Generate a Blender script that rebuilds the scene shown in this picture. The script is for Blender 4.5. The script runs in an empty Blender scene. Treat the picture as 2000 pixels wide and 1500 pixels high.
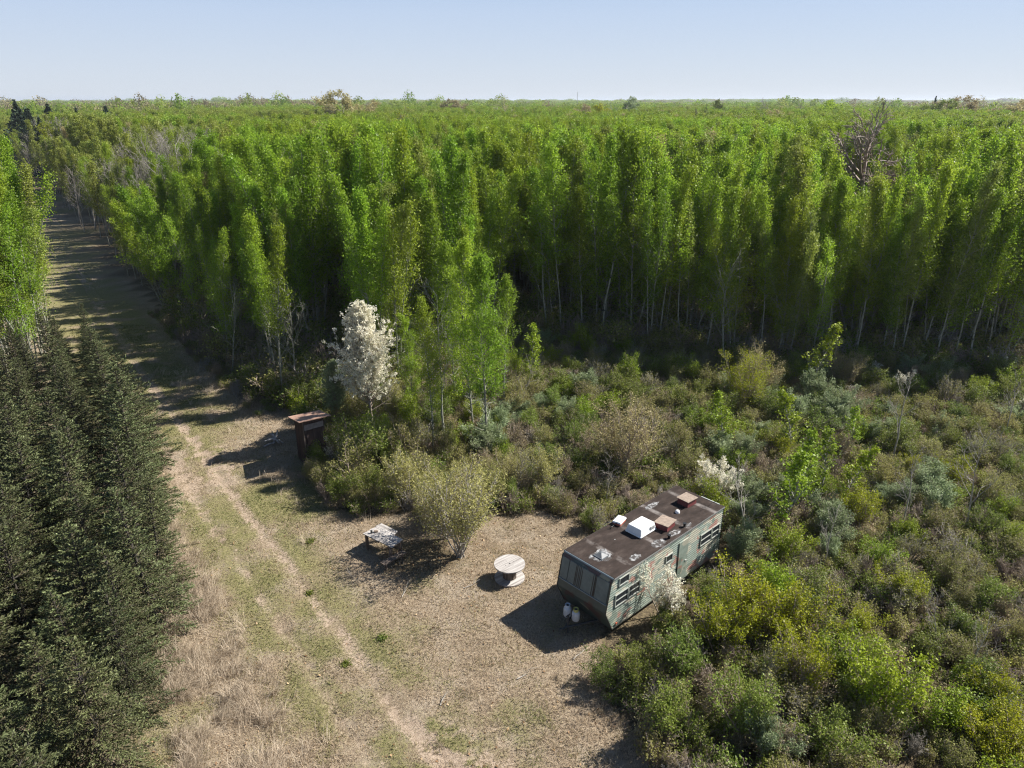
import bpy, math, random
import numpy as np
from mathutils import Vector, Matrix
sc = bpy.context.scene
col = sc.collection
R = math.radians
PI = math.pi

# ------------------------------------------------------------------ camera
TILT = R(21.37); CAMH = 18.6
cam = bpy.data.objects.new('camera', bpy.data.cameras.new('camera'))
cam.data.sensor_width = 36; cam.data.lens = 25.434
cam.data.clip_start = 0.1; cam.data.clip_end = 30000
cam.location = (0, 0, CAMH); cam.rotation_euler = (PI/2 - TILT, 0, 0)
col.objects.link(cam); sc.camera = cam

# ------------------------------------------------------------------ sky, sun, exposure
SUN = Vector((2.62, 0.95, 2.65)).normalized()
SUN_EL = math.asin(SUN.z); SUN_AZ = math.atan2(SUN.x, SUN.y)
w = bpy.data.worlds.new('World'); sc.world = w; w.use_nodes = True
nt = w.node_tree
bg = nt.nodes['Background']
sky = nt.nodes.new('ShaderNodeTexSky'); sky.sky_type = 'NISHITA'
sky.sun_disc = False; sky.sun_elevation = SUN_EL; sky.sun_rotation = SUN_AZ
sky.altitude = 100; sky.air_density = 1.0; sky.dust_density = 0.35; sky.ozone_density = 4.0
# low haze whitens the sky near the horizon; the zenith keeps the clear blue of the sky model
tcw = nt.nodes.new('ShaderNodeTexCoord'); sx = nt.nodes.new('ShaderNodeSeparateXYZ'); nt.links.new(tcw.outputs['Generated'], sx.inputs[0])
hr = nt.nodes.new('ShaderNodeValToRGB'); hr.color_ramp.elements[0].position = 0.0; hr.color_ramp.elements[0].color = (7.2, 7.8, 8.7, 1); hr.color_ramp.elements[1].position = 0.13; hr.color_ramp.elements[1].color = (5.3, 6.6, 8.9, 1)
mw_ = nt.nodes.new('ShaderNodeMapRange'); mw_.inputs[1].default_value = 0.10; mw_.inputs[2].default_value = 0.38; mw_.inputs[3].default_value = 0.88; mw_.inputs[4].default_value = 0.0
sm = nt.nodes.new('ShaderNodeMix'); sm.data_type = 'RGBA'
nt.links.new(sx.outputs[2], hr.inputs[0]); nt.links.new(sx.outputs[2], mw_.inputs[0]); nt.links.new(mw_.outputs[0], sm.inputs[0]); nt.links.new(hr.outputs[0], sm.inputs[7])
nt.links.new(sky.outputs[0], sm.inputs[6]); nt.links.new(sm.outputs[2], bg.inputs[0]); bg.inputs[1].default_value = 0.05
ld = bpy.data.lights.new('sun', 'SUN'); ld.energy = 5.0; ld.angle = R(0.53); ld.color = (1.0, 0.95, 0.87)
lo = bpy.data.objects.new('sun', ld); lo.rotation_euler = SUN.to_track_quat('Z', 'Y').to_euler(); lo.location = (60, 20, 60)
col.objects.link(lo)
sc.view_settings.view_transform = 'Standard'; sc.view_settings.look = 'None'
sc.view_settings.exposure = 1.0; sc.view_settings.gamma = 1.0
sc.render.engine = 'CYCLES'
cy = sc.cycles
cy.max_bounces = 8; cy.diffuse_bounces = 4; cy.glossy_bounces = 1; cy.transmission_bounces = 5; cy.pixel_filter_type = 'BLACKMAN_HARRIS'; cy.filter_width = 1.15; cy.volume_bounces = 0
cy.transparent_max_bounces = 4
cy.use_denoising = True; cy.denoiser = 'OPENIMAGEDENOISE'; cy.denoising_input_passes = 'RGB_ALBEDO_NORMAL'; cy.denoising_prefilter = 'NONE'
cy.caustics_reflective = False; cy.caustics_refractive = False

# ------------------------------------------------------------------ small helpers
F_ = 1413.0; ST, CT = math.sin(TILT), math.cos(TILT)
def P(u, v, z=0.0):
    """ground point seen at photo pixel (u, v)"""
    x = (u-1000)/F_; b = (v-750)/F_
    y = CT - b*ST; dz = -(ST + b*CT); k = (CAMH - z)/-dz
    return x*k, y*k
def tag(o, label=None, cat=None, group=None, kind=None):
    if label: o['label'] = label
    if cat: o['category'] = cat
    if group: o['group'] = group
    if kind: o['kind'] = kind
    return o
def empty(name, loc=(0, 0, 0), rz=0.0):
    o = bpy.data.objects.new(name, None); col.objects.link(o)
    o.location = loc; o.rotation_euler = (0, 0, rz); o.empty_display_size = 0.2
    return o
def link_mesh(name, me, mats, parent=None, loc=None):
    o = bpy.data.objects.new(name, me); col.objects.link(o)
    if mats:
        for m in mats: me.materials.append(m)
    if parent: o.parent = parent
    if loc: o.location = loc
    return o

class MB:
    """collects verts / faces, builds ONE mesh"""
    def __init__(s): s.v = []; s.f = []; s.mi = []; s.sm = []
    def add(s, vs, fs, mi=0, smooth=False):
        n = len(s.v); s.v += [tuple(v) for v in vs]
        for f in fs: s.f.append(tuple(i+n for i in f)); s.mi.append(mi); s.sm.append(smooth)
        return s
    def box(s, x0, x1, y0, y1, z0, z1, mi=0, M=None):
        vs = [(x0,y0,z0),(x1,y0,z0),(x1,y1,z0),(x0,y1,z0),(x0,y0,z1),(x1,y0,z1),(x1,y1,z1),(x0,y1,z1)]
        if M: vs = [M @ Vector(v) for v in vs]
        return s.add(vs, [(3,2,1,0),(4,5,6,7),(0,1,5,4),(1,2,6,5),(2,3,7,6),(3,0,4,7)], mi)
    def frustum(s, x0, x1, y0, y1, z0, z1, ins, mi=0, M=None):
        vs = [(x0,y0,z0),(x1,y0,z0),(x1,y1,z0),(x0,y1,z0),(x0+ins,y0+ins,z1),(x1-ins,y0+ins,z1),(x1-ins,y1-ins,z1),(x0+ins,y1-ins,z1)]
        if M: vs = [M @ Vector(v) for v in vs]
        return s.add(vs, [(3,2,1,0),(4,5,6,7),(0,1,5,4),(1,2,6,5),(2,3,7,6),(3,0,4,7)], mi)
    def lathe(s, prof, n=24, c=(0,0,0), mi=0, cap=True, smooth=True, M=None):
        vs = []
        for r, z in prof:
            for k in range(n):
                a = 2*PI*k/n; p = Vector((c[0]+r*math.cos(a), c[1]+r*math.sin(a), c[2]+z))
                vs.append(M @ p if M else p)
        fs = []
        for j in range(len(prof)-1):
            for k in range(n):
                k2 = (k+1) % n; fs.append((j*n+k, j*n+k2, (j+1)*n+k2, (j+1)*n+k))
        s.add(vs, fs, mi, smooth)
        if cap:
            s.add(vs[-n:], [tuple(range(n))], mi); s.add(vs[:n], [tuple(reversed(range(n)))], mi)
        return s
    def tube(s, pts, rad, n=6, mi=0, smooth=True):
        V, Fc = tube_np(np.array(pts, float), np.array(rad if hasattr(rad, '__len__') else [rad]*len(pts), float), n)
        s.add(V.tolist(), Fc.tolist(), mi, smooth)
        s.add(V[:n].tolist(), [tuple(reversed(range(n)))], mi); s.add(V[-n:].tolist(), [tuple(range(n))], mi)
        return s
    def build(s, name, mats, parent=None, bevel=0, loc=None, seg=2):
        me = bpy.data.meshes.new(name); me.from_pydata(s.v, [], s.f); me.update()
        me.polygons.foreach_set('material_index', s.mi); me.polygons.foreach_set('use_smooth', s.sm)
        o = link_mesh(name, me, mats if isinstance(mats, (list, tuple)) else [mats], parent, loc)
        if bevel:
            m = o.modifiers.new('b', 'BEVEL'); m.width = bevel; m.segments = seg; m.limit_method = 'ANGLE'; m.angle_limit = R(40)
        return o

def tube_np(P_, r, n):
    k = len(P_)
    d = np.gradient(P_, axis=0); d /= np.linalg.norm(d, axis=1)[:, None] + 1e-9
    up = np.where(np.abs(d[:, 2:3]) > 0.9, np.array([[1., 0, 0]]), np.array([[0, 0, 1.]]))
    up = np.repeat(up[:1], k, 0)
    a = np.cross(d, up); a /= np.linalg.norm(a, axis=1)[:, None] + 1e-9
    b = np.cross(d, a)
    th = np.arange(n)*2*PI/n
    V = P_[:, None, :] + r[:, None, None]*(np.cos(th)[None, :, None]*a[:, None, :] + np.sin(th)[None, :, None]*b[:, None, :])
    V = V.reshape(-1, 3)
    i = np.arange(k-1)[:, None]*n; j = np.arange(n)[None, :]; j2 = (j+1) % n
    Fc = np.stack([i+j, i+n+j, i+n+j2, i+j2], -1).reshape(-1, 4)
    return V, Fc

def quads_mesh(name, V, Q, attr=None, mi=None, smooth=False):
    """fast mesh from numpy verts (N,3) and quads (M,4); attr: dict name -> float per vert"""
    me = bpy.data.meshes.new(name)
    me.vertices.add(len(V)); me.vertices.foreach_set('co', np.ascontiguousarray(V, np.float32).ravel())
    me.loops.add(Q.size); me.loops.foreach_set('vertex_index', np.ascontiguousarray(Q, np.int32).ravel())
    me.polygons.add(len(Q)); me.polygons.foreach_set('loop_start', np.arange(0, Q.size, Q.shape[1], dtype=np.int32))
    if smooth: me.polygons.foreach_set('use_smooth', np.ones(len(Q), bool))
    if mi is not None: me.polygons.foreach_set('material_index', mi.astype(np.int32))
    for k, a in (attr or {}).items():
        t = me.attributes.new(k, 'FLOAT', 'POINT'); t.data.foreach_set('value', a.astype(np.float32))
    me.update(calc_edges=True)
    return me

# value noise (numpy) for masks and heights
_ng = np.random.default_rng(7); _tab = _ng.random((256, 256))
def vnoise(x, y):
    xi = np.floor(x).astype(int); yi = np.floor(y).astype(int); fx = x-xi; fy = y-yi
    fx = fx*fx*(3-2*fx); fy = fy*fy*(3-2*fy)
    a = _tab[xi & 255, yi & 255]; b = _tab[(xi+1) & 255, yi & 255]; c = _tab[xi & 255, (yi+1) & 255]; d = _tab[(xi+1) & 255, (yi+1) & 255]
    return (a*(1-fx)+b*fx)*(1-fy) + (c*(1-fx)+d*fx)*fy
def fbm(x, y, o=4):
    s = 0; a = 0.5; n = 0
    for k in range(o):
        s = s + a*vnoise(x*2**k+17*k, y*2**k+31*k); n += a; a *= 0.5
    return s/n
def sstep(a, b, x):
    t = np.clip((x-a)/(b-a), 0, 1); return t*t*(3-2*t)
def dist_poly(x, y, pts):
    d = np.full(np.shape(x), 1e9)
    for (x0, y0), (x1, y1) in zip(pts[:-1], pts[1:]):
        dx, dy = x1-x0, y1-y0; t = np.clip(((x-x0)*dx+(y-y0)*dy)/(dx*dx+dy*dy), 0, 1)
        d = np.minimum(d, np.hypot(x-x0-t*dx, y-y0-t*dy))
    return d
def inpoly(x, y, pts):
    x = np.asarray(x, float); y = np.asarray(y, float); r = np.zeros(x.shape, bool)
    n = len(pts)
    for i in range(n):
        x0, y0 = pts[i]; x1, y1 = pts[(i+1) % n]
        c = ((y0 > y) != (y1 > y)) & (x < (x1-x0)*(y-y0)/((y1-y0) or 1e-9)+x0)
        r ^= c
    return r

# ------------------------------------------------------------------ layout (world metres, camera over the origin)
RUT_A = [P(*p) for p in [(960,1560),(870,1490),(780,1400),(740,1340),(690,1270),(640,1205),(600,1155),(560,1100),(510,1040),(470,990),(425,925),(385,870),(330,800),(270,720)]] + [(-52.5, 86.0), (-74, 119), (-98, 155), (-125, 190)]
RUT_B = [(x-1.45, y-0.75) for x, y in RUT_A]
TRACK = [(x-0.7, y-0.4) for x, y in RUT_A]
ROADL = [(-6, 6), (-10.2, 16), (-14.0, 22.5), (-18.5, 30), (-23.5, 38), (-30, 49.5), (-41, 66), (-58, 91), (-83, 127), (-107, 160), (-135, 196)]   # left margin of open ground
BRUSH = [P(*p) for p in [(610,870),(600,930),(640,985),(720,1015),(800,1000),(850,1035),(900,1045),(960,1010),(1060,1000),(1120,1020),(1250,1130),(1180,1215),(1160,1330),(1250,1450),(1330,1600)]] + [(8.2, 6), (40, 6), (70, 34), (76, 56), (48, 50.5), (24, 53), (6, 59), (-2, 60), (-3, 52), (-12, 45), (-14, 42)]
# the aspen stands
FOREST = [(-15.2, 43.5), (-19, 48), (-25.5, 57), (-40, 76), (-57, 99), (-80, 133), (-105, 168), (-160, 235), (-330, 450), (330, 450), (75, 52), (48, 47.5), (36, 48.5), (24, 50.5), (15, 51.5), (10, 53), (4, 56.5), (-1.5, 56), (-2.5, 50), (-6, 49.5), (-8.5, 45), (-12, 43)]
def hfun(x, y):
    r = np.hypot(x, y)
    h = (fbm(x*0.25+50, y*0.25+9)-0.5)*0.16
    h = h - 0.06*np.exp(-(dist_poly(x, y, RUT_A)/0.22)**2) - 0.05*np.exp(-(dist_poly(x, y, RUT_B)/0.22)**2)
    far = sstep(900, 3200, r)
    h = h + far*((fbm(x/1100+3, y/1100+8, 3)-0.44)*40 + 4*sstep(-0.1, -0.7, x/(r+1)))
    return h
def masks(x, y):
    """dirt, green, litter in 0..1 from world position"""
    n1 = fbm(x*0.8, y*0.8); n2 = fbm(x*3.1+40, y*3.1+11, 3); n3 = fbm(x*0.28+5, y*0.28+70)
    dA = dist_poly(x, y, RUT_A); dB = dist_poly(x, y, RUT_B); dT = dist_poly(x, y, TRACK)
    dirt = np.maximum(sstep(0.60, 0.0, dA)*0.62, sstep(0.5, 0.0, dB)*0.42)
    dirt = np.clip(dirt*(0.35+0.65*sstep(0.40, 0.60, n2*0.5+n1*0.5+0.03)) + sstep(2.2, 0.2, dT)*sstep(0.56, 0.70, n2*0.5+n3*0.5)*0.4
                   + sstep(5, 1, np.hypot(x+16.5, y-35))*sstep(0.42, .6, n2)*0.55 + sstep(4.5, 1, np.hypot(x+1.5, y-16))*sstep(0.47, .64, n2)*0.45, 0, 1)
    green = sstep(3.6, 1.0, dT)*sstep(0.30, 0.58, n1*0.5+n3*0.5)*0.8
    green = np.maximum(green, sstep(3.4, 1.0, np.hypot((x+11.8)*0.6, y-31.5))*0.85)
    green = np.maximum(green, sstep(34, 44, y)*sstep(5.5, 2.5, dT)*0.85*sstep(0.2, 0.5, n1))
    green = np.maximum(green, sstep(0.6, 0.75, n3)*0.5)
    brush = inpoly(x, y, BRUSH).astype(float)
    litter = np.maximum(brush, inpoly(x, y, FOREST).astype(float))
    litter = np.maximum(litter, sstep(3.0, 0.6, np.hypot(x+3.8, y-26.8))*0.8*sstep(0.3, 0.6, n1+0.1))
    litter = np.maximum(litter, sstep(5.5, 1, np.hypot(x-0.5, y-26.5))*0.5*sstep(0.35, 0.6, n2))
    return np.clip(dirt, 0, 1), np.clip(green*(1-dirt*0.8), 0, 1), np.clip(litter, 0, 1)

# ------------------------------------------------------------------ materials
def mat(name):
    m = bpy.data.materials.new(name); m.use_nodes = True
    n = m.node_tree.nodes; b = n['Principled BSDF']
    return m, n, m.node_tree.links, b
def ramp(n, stops, interp='LINEAR'):
    r = n.new('ShaderNodeValToRGB'); cr = r.color_ramp; cr.interpolation = interp
    while len(cr.elements) > 1: cr.elements.remove(cr.elements[-1])
    cr.elements[0].position = stops[0][0]; cr.elements[0].color = (*stops[0][1], 1)
    for p, c in stops[1:]:
        e = cr.elements.new(p); e.color = (*c, 1)
    return r
def plain(name, c, rough=0.6, var=0.25, scale=6, metal=0.0, bump=0.0):
    m, n, l, b = mat(name)
    t = n.new('ShaderNodeTexNoise'); t.inputs['Scale'].default_value = scale; t.inputs['Detail'].default_value = 6; t.inputs['Roughness'].default_value = 0.65
    tc = n.new('ShaderNodeTexCoord'); l.new(tc.outputs['Object'], t.inputs['Vector'])
    r = ramp(n, [(0.3, tuple(x*(1-var) for x in c)), (0.7, tuple(min(1, x*(1+var)) for x in c))])
    l.new(t.outputs['Fac'], r.inputs[0]); l.new(r.outputs[0], b.inputs['Base Color'])
    b.inputs['Roughness'].default_value = rough; b.inputs['Metallic'].default_value = metal
    if bump:
        bp = n.new('ShaderNodeBump'); bp.inputs['Strength'].default_value = bump; bp.inputs['Distance'].default_value = 0.02
        l.new(t.outputs['Fac'], bp.inputs['Height']); l.new(bp.outputs[0], b.inputs['Normal'])
    return m
def leafmat(name, cols, transl=0.35, rough=0.5, objvar=0.18, spec=0.3, hv=0.02):
    """leaf colours run over the per-leaf attribute 'rnd'; hue and value shift per plant"""
    m, n, l, b = mat(name)
    at = n.new('ShaderNodeAttribute'); at.attribute_name = 'rnd'
    k = len(cols); r = ramp(n, [(i/(k-1) if k > 1 else 0, c) for i, c in enumerate(cols)])
    l.new(at.outputs['Fac'], r.inputs[0])
    oi = n.new('ShaderNodeObjectInfo'); hs = n.new('ShaderNodeHueSaturation')
    mr = n.new('ShaderNodeMapRange'); mr.inputs[3].default_value = 0.5-hv; mr.inputs[4].default_value = 0.5+hv
    l.new(oi.outputs['Random'], mr.inputs[0]); l.new(mr.outputs[0], hs.inputs['Hue'])
    ma = n.new('ShaderNodeMath'); ma.operation = 'MULTIPLY'; ma.inputs[1].default_value = 7.31; l.new(oi.outputs['Random'], ma.inputs[0])
    fr = n.new('ShaderNodeMath'); fr.operation = 'FRACT'; l.new(ma.outputs[0], fr.inputs[0])
    mv = n.new('ShaderNodeMapRange'); mv.inputs[3].default_value = 1-objvar; mv.inputs[4].default_value = 1+objvar
    l.new(fr.outputs[0], mv.inputs[0]); l.new(mv.outputs[0], hs.inputs['Value']); l.new(r.outputs[0], hs.inputs['Color'])
    l.new(hs.outputs[0], b.inputs['Base Color']); b.inputs['Roughness'].default_value = rough
    b.inputs['Specular IOR Level'].default_value = spec
    tr = n.new('ShaderNodeBsdfTranslucent'); l.new(hs.outputs[0], tr.inputs['Color'])
    mx = n.new('ShaderNodeMixShader'); mx.inputs[0].default_value = transl
    l.new(b.outputs[0], mx.inputs[1]); l.new(tr.outputs[0], mx.inputs[2]); l.new(mx.outputs[0], n['Material Output'].inputs[0])
    return m
M = {}
M['aspen_leaf'] = leafmat('aspen_leaf', [(0.12,0.185,0.014),(0.205,0.315,0.022),(0.29,0.42,0.036),(0.38,0.50,0.08)], 0.58, 0.45, 0.2, 0.3, 0.016)
M['aspen_dull'] = leafmat('aspen_dull', [(0.16,0.20,0.03),(0.25,0.30,0.05),(0.34,0.39,0.09)], 0.45, 0.5, 0.2, 0.3, 0.012)
M['yellow_leaf'] = leafmat('yellow_leaf', [(0.17,0.20,0.012),(0.30,0.33,0.015),(0.42,0.43,0.03)], 0.42, 0.5, 0.15, .3, .008)
M['bright_leaf'] = leafmat('bright_leaf', [(0.14,0.20,0.012),(0.25,0.335,0.02),(0.34,0.43,0.05)], 0.4, 0.5, 0.18, .3, .012)
M['green_leaf'] = leafmat('green_leaf', [(0.10,0.14,0.022),(0.18,0.235,0.04),(0.28,0.33,0.075)], 0.42, 0.5, 0.2, 0.3, .015)
M['olive_leaf'] = leafmat('olive_leaf', [(0.18,0.18,0.055),(0.28,0.28,0.085),(0.41,0.39,0.15)], 0.4, 0.6, 0.2, .25, .012)
M['buff_leaf'] = leafmat('buff_leaf', [(0.26,0.22,0.09),(0.42,0.37,0.17),(0.55,0.50,0.26)], 0.36, 0.6, 0.1, .25, .006)
M['oak_leaf'] = leafmat('oak_leaf', [(0.24,0.22,0.07),(0.38,0.36,0.12),(0.52,0.49,0.22)], 0.38, 0.6, 0.1, .25, .006)
M['willow_leaf'] = leafmat('willow_leaf', [(0.17,0.22,0.10),(0.29,0.35,0.18),(0.40,0.46,0.28)], 0.38, 0.5, 0.12, .25, .008)
M['rust_leaf'] = leafmat('rust_leaf', [(0.22,0.17,0.10),(0.33,0.27,0.15),(0.39,0.36,0.19)], 0.3, 0.6, 0.15, .25, .01)
M['blossom'] = leafmat('blossom', [(0.66,0.66,0.46),(0.86,0.83,0.70),(0.93,0.90,0.80)], 0.45, 0.6, 0.04, 0.2, 0.005)
M['spruce_needle'] = leafmat('spruce_needle', [(0.145,0.115,0.07),(0.075,0.078,0.036),(0.10,0.12,0.045),(0.21,0.24,0.11)], 0.15, 0.6, 0.25, 0.25, 0.012)
M['pine_needle'] = leafmat('pine_needle', [(0.035,0.06,0.035),(0.07,0.105,0.055)], 0.1, 0.6, 0.15, 0.2)
M['far_leaf'] = leafmat('far_leaf', [(0.15,0.21,0.025),(0.24,0.33,0.035),(0.32,0.42,0.06)], 0.45, 0.55, 0.22, 0.25, 0.018)
M['far_brown'] = leafmat('far_brown', [(0.20,0.17,0.10),(0.28,0.24,0.13),(0.31,0.30,0.15)], 0.3, 0.6, 0.2, 0.2, 0.02)
M['dry_blade'] = leafmat('dry_blade', [(0.30,0.235,0.165),(0.47,0.385,0.28),(0.64,0.55,0.42)], 0.25, 0.6, 0.05, 0.2, 0.005)
M['litter_flake'] = leafmat('litter_flake', [(0.13,0.07,0.035),(0.30,0.18,0.09),(0.52,0.38,0.22)], 0.15, 0.6, 0.0, 0.2, 0.0)
def bark(name, c0, c1, sc_=3.0, dark=(0.03,0.03,0.028), amt=0.62):
    m, n, l, b = mat(name)
    tc = n.new('ShaderNodeTexCoord'); mp = n.new('ShaderNodeMapping'); mp.inputs['Scale'].default_value = (sc_*1.2, sc_*1.2, sc_*2.2)
    t = n.new('ShaderNodeTexNoise'); t.inputs['Scale'].default_value = 1.0; t.inputs['Detail'].default_value = 4
    l.new(tc.outputs['Object'], mp.inputs[0]); l.new(mp.outputs[0], t.inputs['Vector'])
    r = ramp(n, [(0.3, c0), (amt, c1), (amt+0.04, dark), (1, dark)]); l.new(t.outputs['Fac'], r.inputs[0])
    l.new(r.outputs[0], b.inputs['Base Color']); b.inputs['Roughness'].default_value = 0.75
    return m
M['aspen_bark'] = bark('aspen_bark', (0.33,0.32,0.27), (0.21,0.215,0.17))
M['grey_bark'] = bark('grey_bark', (0.36,0.33,0.29), (0.22,0.20,0.17), amt=0.8)
M['twig_bark'] = bark('twig_bark', (0.33,0.27,0.22), (0.22,0.17,0.14), amt=0.85)
M['dark_bark'] = bark('dark_bark', (0.07,0.06,0.05), (0.04,0.035,0.03), amt=0.8)

def ground_mat():
    m, n, l, b = mat('dry_grass_ground')
    def attr(k):
        a = n.new('ShaderNodeAttribute'); a.attribute_name = k; return a.outputs['Fac']
    geo = n.new('ShaderNodeNewGeometry')
    def noise(s, d=5, r=0.6):
        t = n.new('ShaderNodeTexNoise'); t.inputs['Scale'].default_value = s; t.inputs['Detail'].default_value = d; t.inputs['Roughness'].default_value = r
        l.new(geo.outputs['Position'], t.inputs['Vector']); return t.outputs['Fac']
    nf = noise(9, 6, 0.75); nm = noise(1.3, 5, 0.6); nx = noise(38, 3, 0.7)
    def mix(f, a, c_):
        x = n.new('ShaderNodeMix'); x.data_type = 'RGBA'; l.new(f, x.inputs[0]) if not isinstance(f, float) else setattr(x.inputs[0], 'default_value', f)
        l.new(a, x.inputs[6]); l.new(c_, x.inputs[7]); return x.outputs[2]
    def rp(f, st):
        r = ramp(n, st); l.new(f, r.inputs[0]); return r.outputs[0]
    dry = mix(nm, rp(nf, [(0.3,(0.19,0.14,0.10)),(0.5,(0.36,0.28,0.20)),(0.72,(0.50,0.41,0.31))]), rp(nf, [(0.3,(0.09,0.07,0.045)),(0.5,(0.21,0.165,0.11)),(0.72,(0.35,0.29,0.20))]))
    dry = mix(rp(noise(0.55, 4, .7), [(.48, (0,0,0)), (.62, (1,1,1))]), dry, rp(nf, [(0.3,(0.17,0.14,0.11)),(0.5,(0.34,0.28,0.21)),(0.72,(0.49,0.41,0.31))]))
    green = rp(nf, [(0.3,(0.085,0.085,0.035)),(0.5,(0.21,0.195,0.085)),(0.72,(0.35,0.30,0.17))])
    dirt = rp(nf, [(0.3,(0.24,0.18,0.13)),(0.5,(0.38,0.295,0.22)),(0.72,(0.50,0.405,0.31))])
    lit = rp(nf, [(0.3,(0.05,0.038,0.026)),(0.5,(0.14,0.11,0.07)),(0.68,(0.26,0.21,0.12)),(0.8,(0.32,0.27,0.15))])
    def fac(a, lo_, hi):
        # mask broken up by fine noise
        s = n.new('ShaderNodeMath'); s.operation = 'ADD'; l.new(attr(a), s.inputs[0])
        q = n.new('ShaderNodeMapRange'); q.inputs[1].default_value = 0.3; q.inputs[2].default_value = 0.7; q.inputs[3].default_value = -0.42; q.inputs[4].default_value = 0.42
        l.new(nf, q.inputs[0]); l.new(q.outputs[0], s.inputs[1])
        r = n.new('ShaderNodeMapRange'); r.interpolation_type = 'SMOOTHSTEP'; r.inputs[1].default_value = lo_; r.inputs[2].default_value = hi
        l.new(s.outputs[0], r.inputs[0]); return r.outputs[0]
    c = mix(fac('green', 0.15, 0.85), dry, green)
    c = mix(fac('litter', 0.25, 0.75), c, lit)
    c = mix(fac('dirt', 0.3, 0.62), c, dirt)
    l.new(c, b.inputs['Base Color']); b.inputs['Roughness'].default_value = 0.95; b.inputs['Specular IOR Level'].default_value = 0.1
    bp = n.new('ShaderNodeBump'); bp.inputs['Strength'].default_value = 0.9; bp.inputs['Distance'].default_value = 0.05
    ad = n.new('ShaderNodeMath'); ad.operation = 'ADD'; l.new(nf, ad.inputs[0]); l.new(nx, ad.inputs[1])
    l.new(ad.outputs[0], bp.inputs['Height']); l.new(bp.outputs[0], b.inputs['Normal'])
    return m
M['ground'] = ground_mat()

# ------------------------------------------------------------------ ground
def axis(lo_, hi, fine_lo, fine_hi, step, grow=1.22):
    a = list(np.arange(fine_lo, fine_hi+1e-6, step)); s = step; x = fine_hi
    while x < hi: s *= grow; x += s; a.append(min(x, hi))
    s = step; x = fine_lo; b = []
    while x > lo_: s *= grow; x -= s; b.append(max(x, lo_))
    return np.array(b[::-1]+a)
gx = axis(-9000, 9000, -34, 26, 0.2); gy = axis(-400, 12000, 10, 62, 0.2)
GX, GY = np.meshgrid(gx, gy, indexing='ij')
V = np.stack([GX, GY, hfun(GX, GY)], -1).reshape(-1, 3)
ni, nj = len(gx), len(gy)
I, J = np.meshgrid(np.arange(ni-1), np.arange(nj-1), indexing='ij')
Q = np.stack([I*nj+J, (I+1)*nj+J, (I+1)*nj+J+1, I*nj+J+1], -1).reshape(-1, 4)
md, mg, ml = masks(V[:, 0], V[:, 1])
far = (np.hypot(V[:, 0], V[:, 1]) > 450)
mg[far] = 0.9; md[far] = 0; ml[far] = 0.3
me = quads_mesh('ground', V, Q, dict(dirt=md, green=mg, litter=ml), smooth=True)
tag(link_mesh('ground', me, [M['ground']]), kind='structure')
# the two-rut track: its own sheet 5 mm above the ground, same earth and grass
tp = np.array(TRACK[::-1] if TRACK[0][1] > TRACK[-1][1] else TRACK)
seg = np.hypot(*np.diff(tp, axis=0).T); cum = np.concatenate([[0], np.cumsum(seg)])
ss = np.arange(0, cum[-1], 0.3); cx = np.interp(ss, cum, tp[:, 0]); cyy = np.interp(ss, cum, tp[:, 1])
k = np.ones(15)/15; cxp = np.convolve(np.pad(cx, 7, 'edge'), k, 'valid'); cyp = np.convolve(np.pad(cyy, 7, 'edge'), k, 'valid')
tx = np.gradient(cxp); ty = np.gradient(cyp); tl = np.hypot(tx, ty); tx /= tl; ty /= tl
oo = np.arange(-1.6, 1.61, 0.2)
TX = cxp[:, None] + ty[:, None]*oo; TY = cyp[:, None] - tx[:, None]*oo
edge = np.where(np.abs(oo) > 1.55, -0.03, 0.0)[None, :]
V = np.stack([TX, TY, hfun(TX, TY)+0.012+edge], -1).reshape(-1, 3); ni, nj = TX.shape
I, J = np.meshgrid(np.arange(ni-1), np.arange(nj-1), indexing='ij')
Q = np.stack([I*nj+J, I*nj+J+1, (I+1)*nj+J+1, (I+1)*nj+J], -1).reshape(-1, 4)
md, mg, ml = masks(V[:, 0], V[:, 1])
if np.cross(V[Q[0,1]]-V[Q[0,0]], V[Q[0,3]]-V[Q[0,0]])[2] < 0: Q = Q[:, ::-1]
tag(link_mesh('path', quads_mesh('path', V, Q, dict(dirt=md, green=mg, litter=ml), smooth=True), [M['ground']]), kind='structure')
def gz(x, y): return float(hfun(np.array([x]), np.array([y]))[0])

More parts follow.
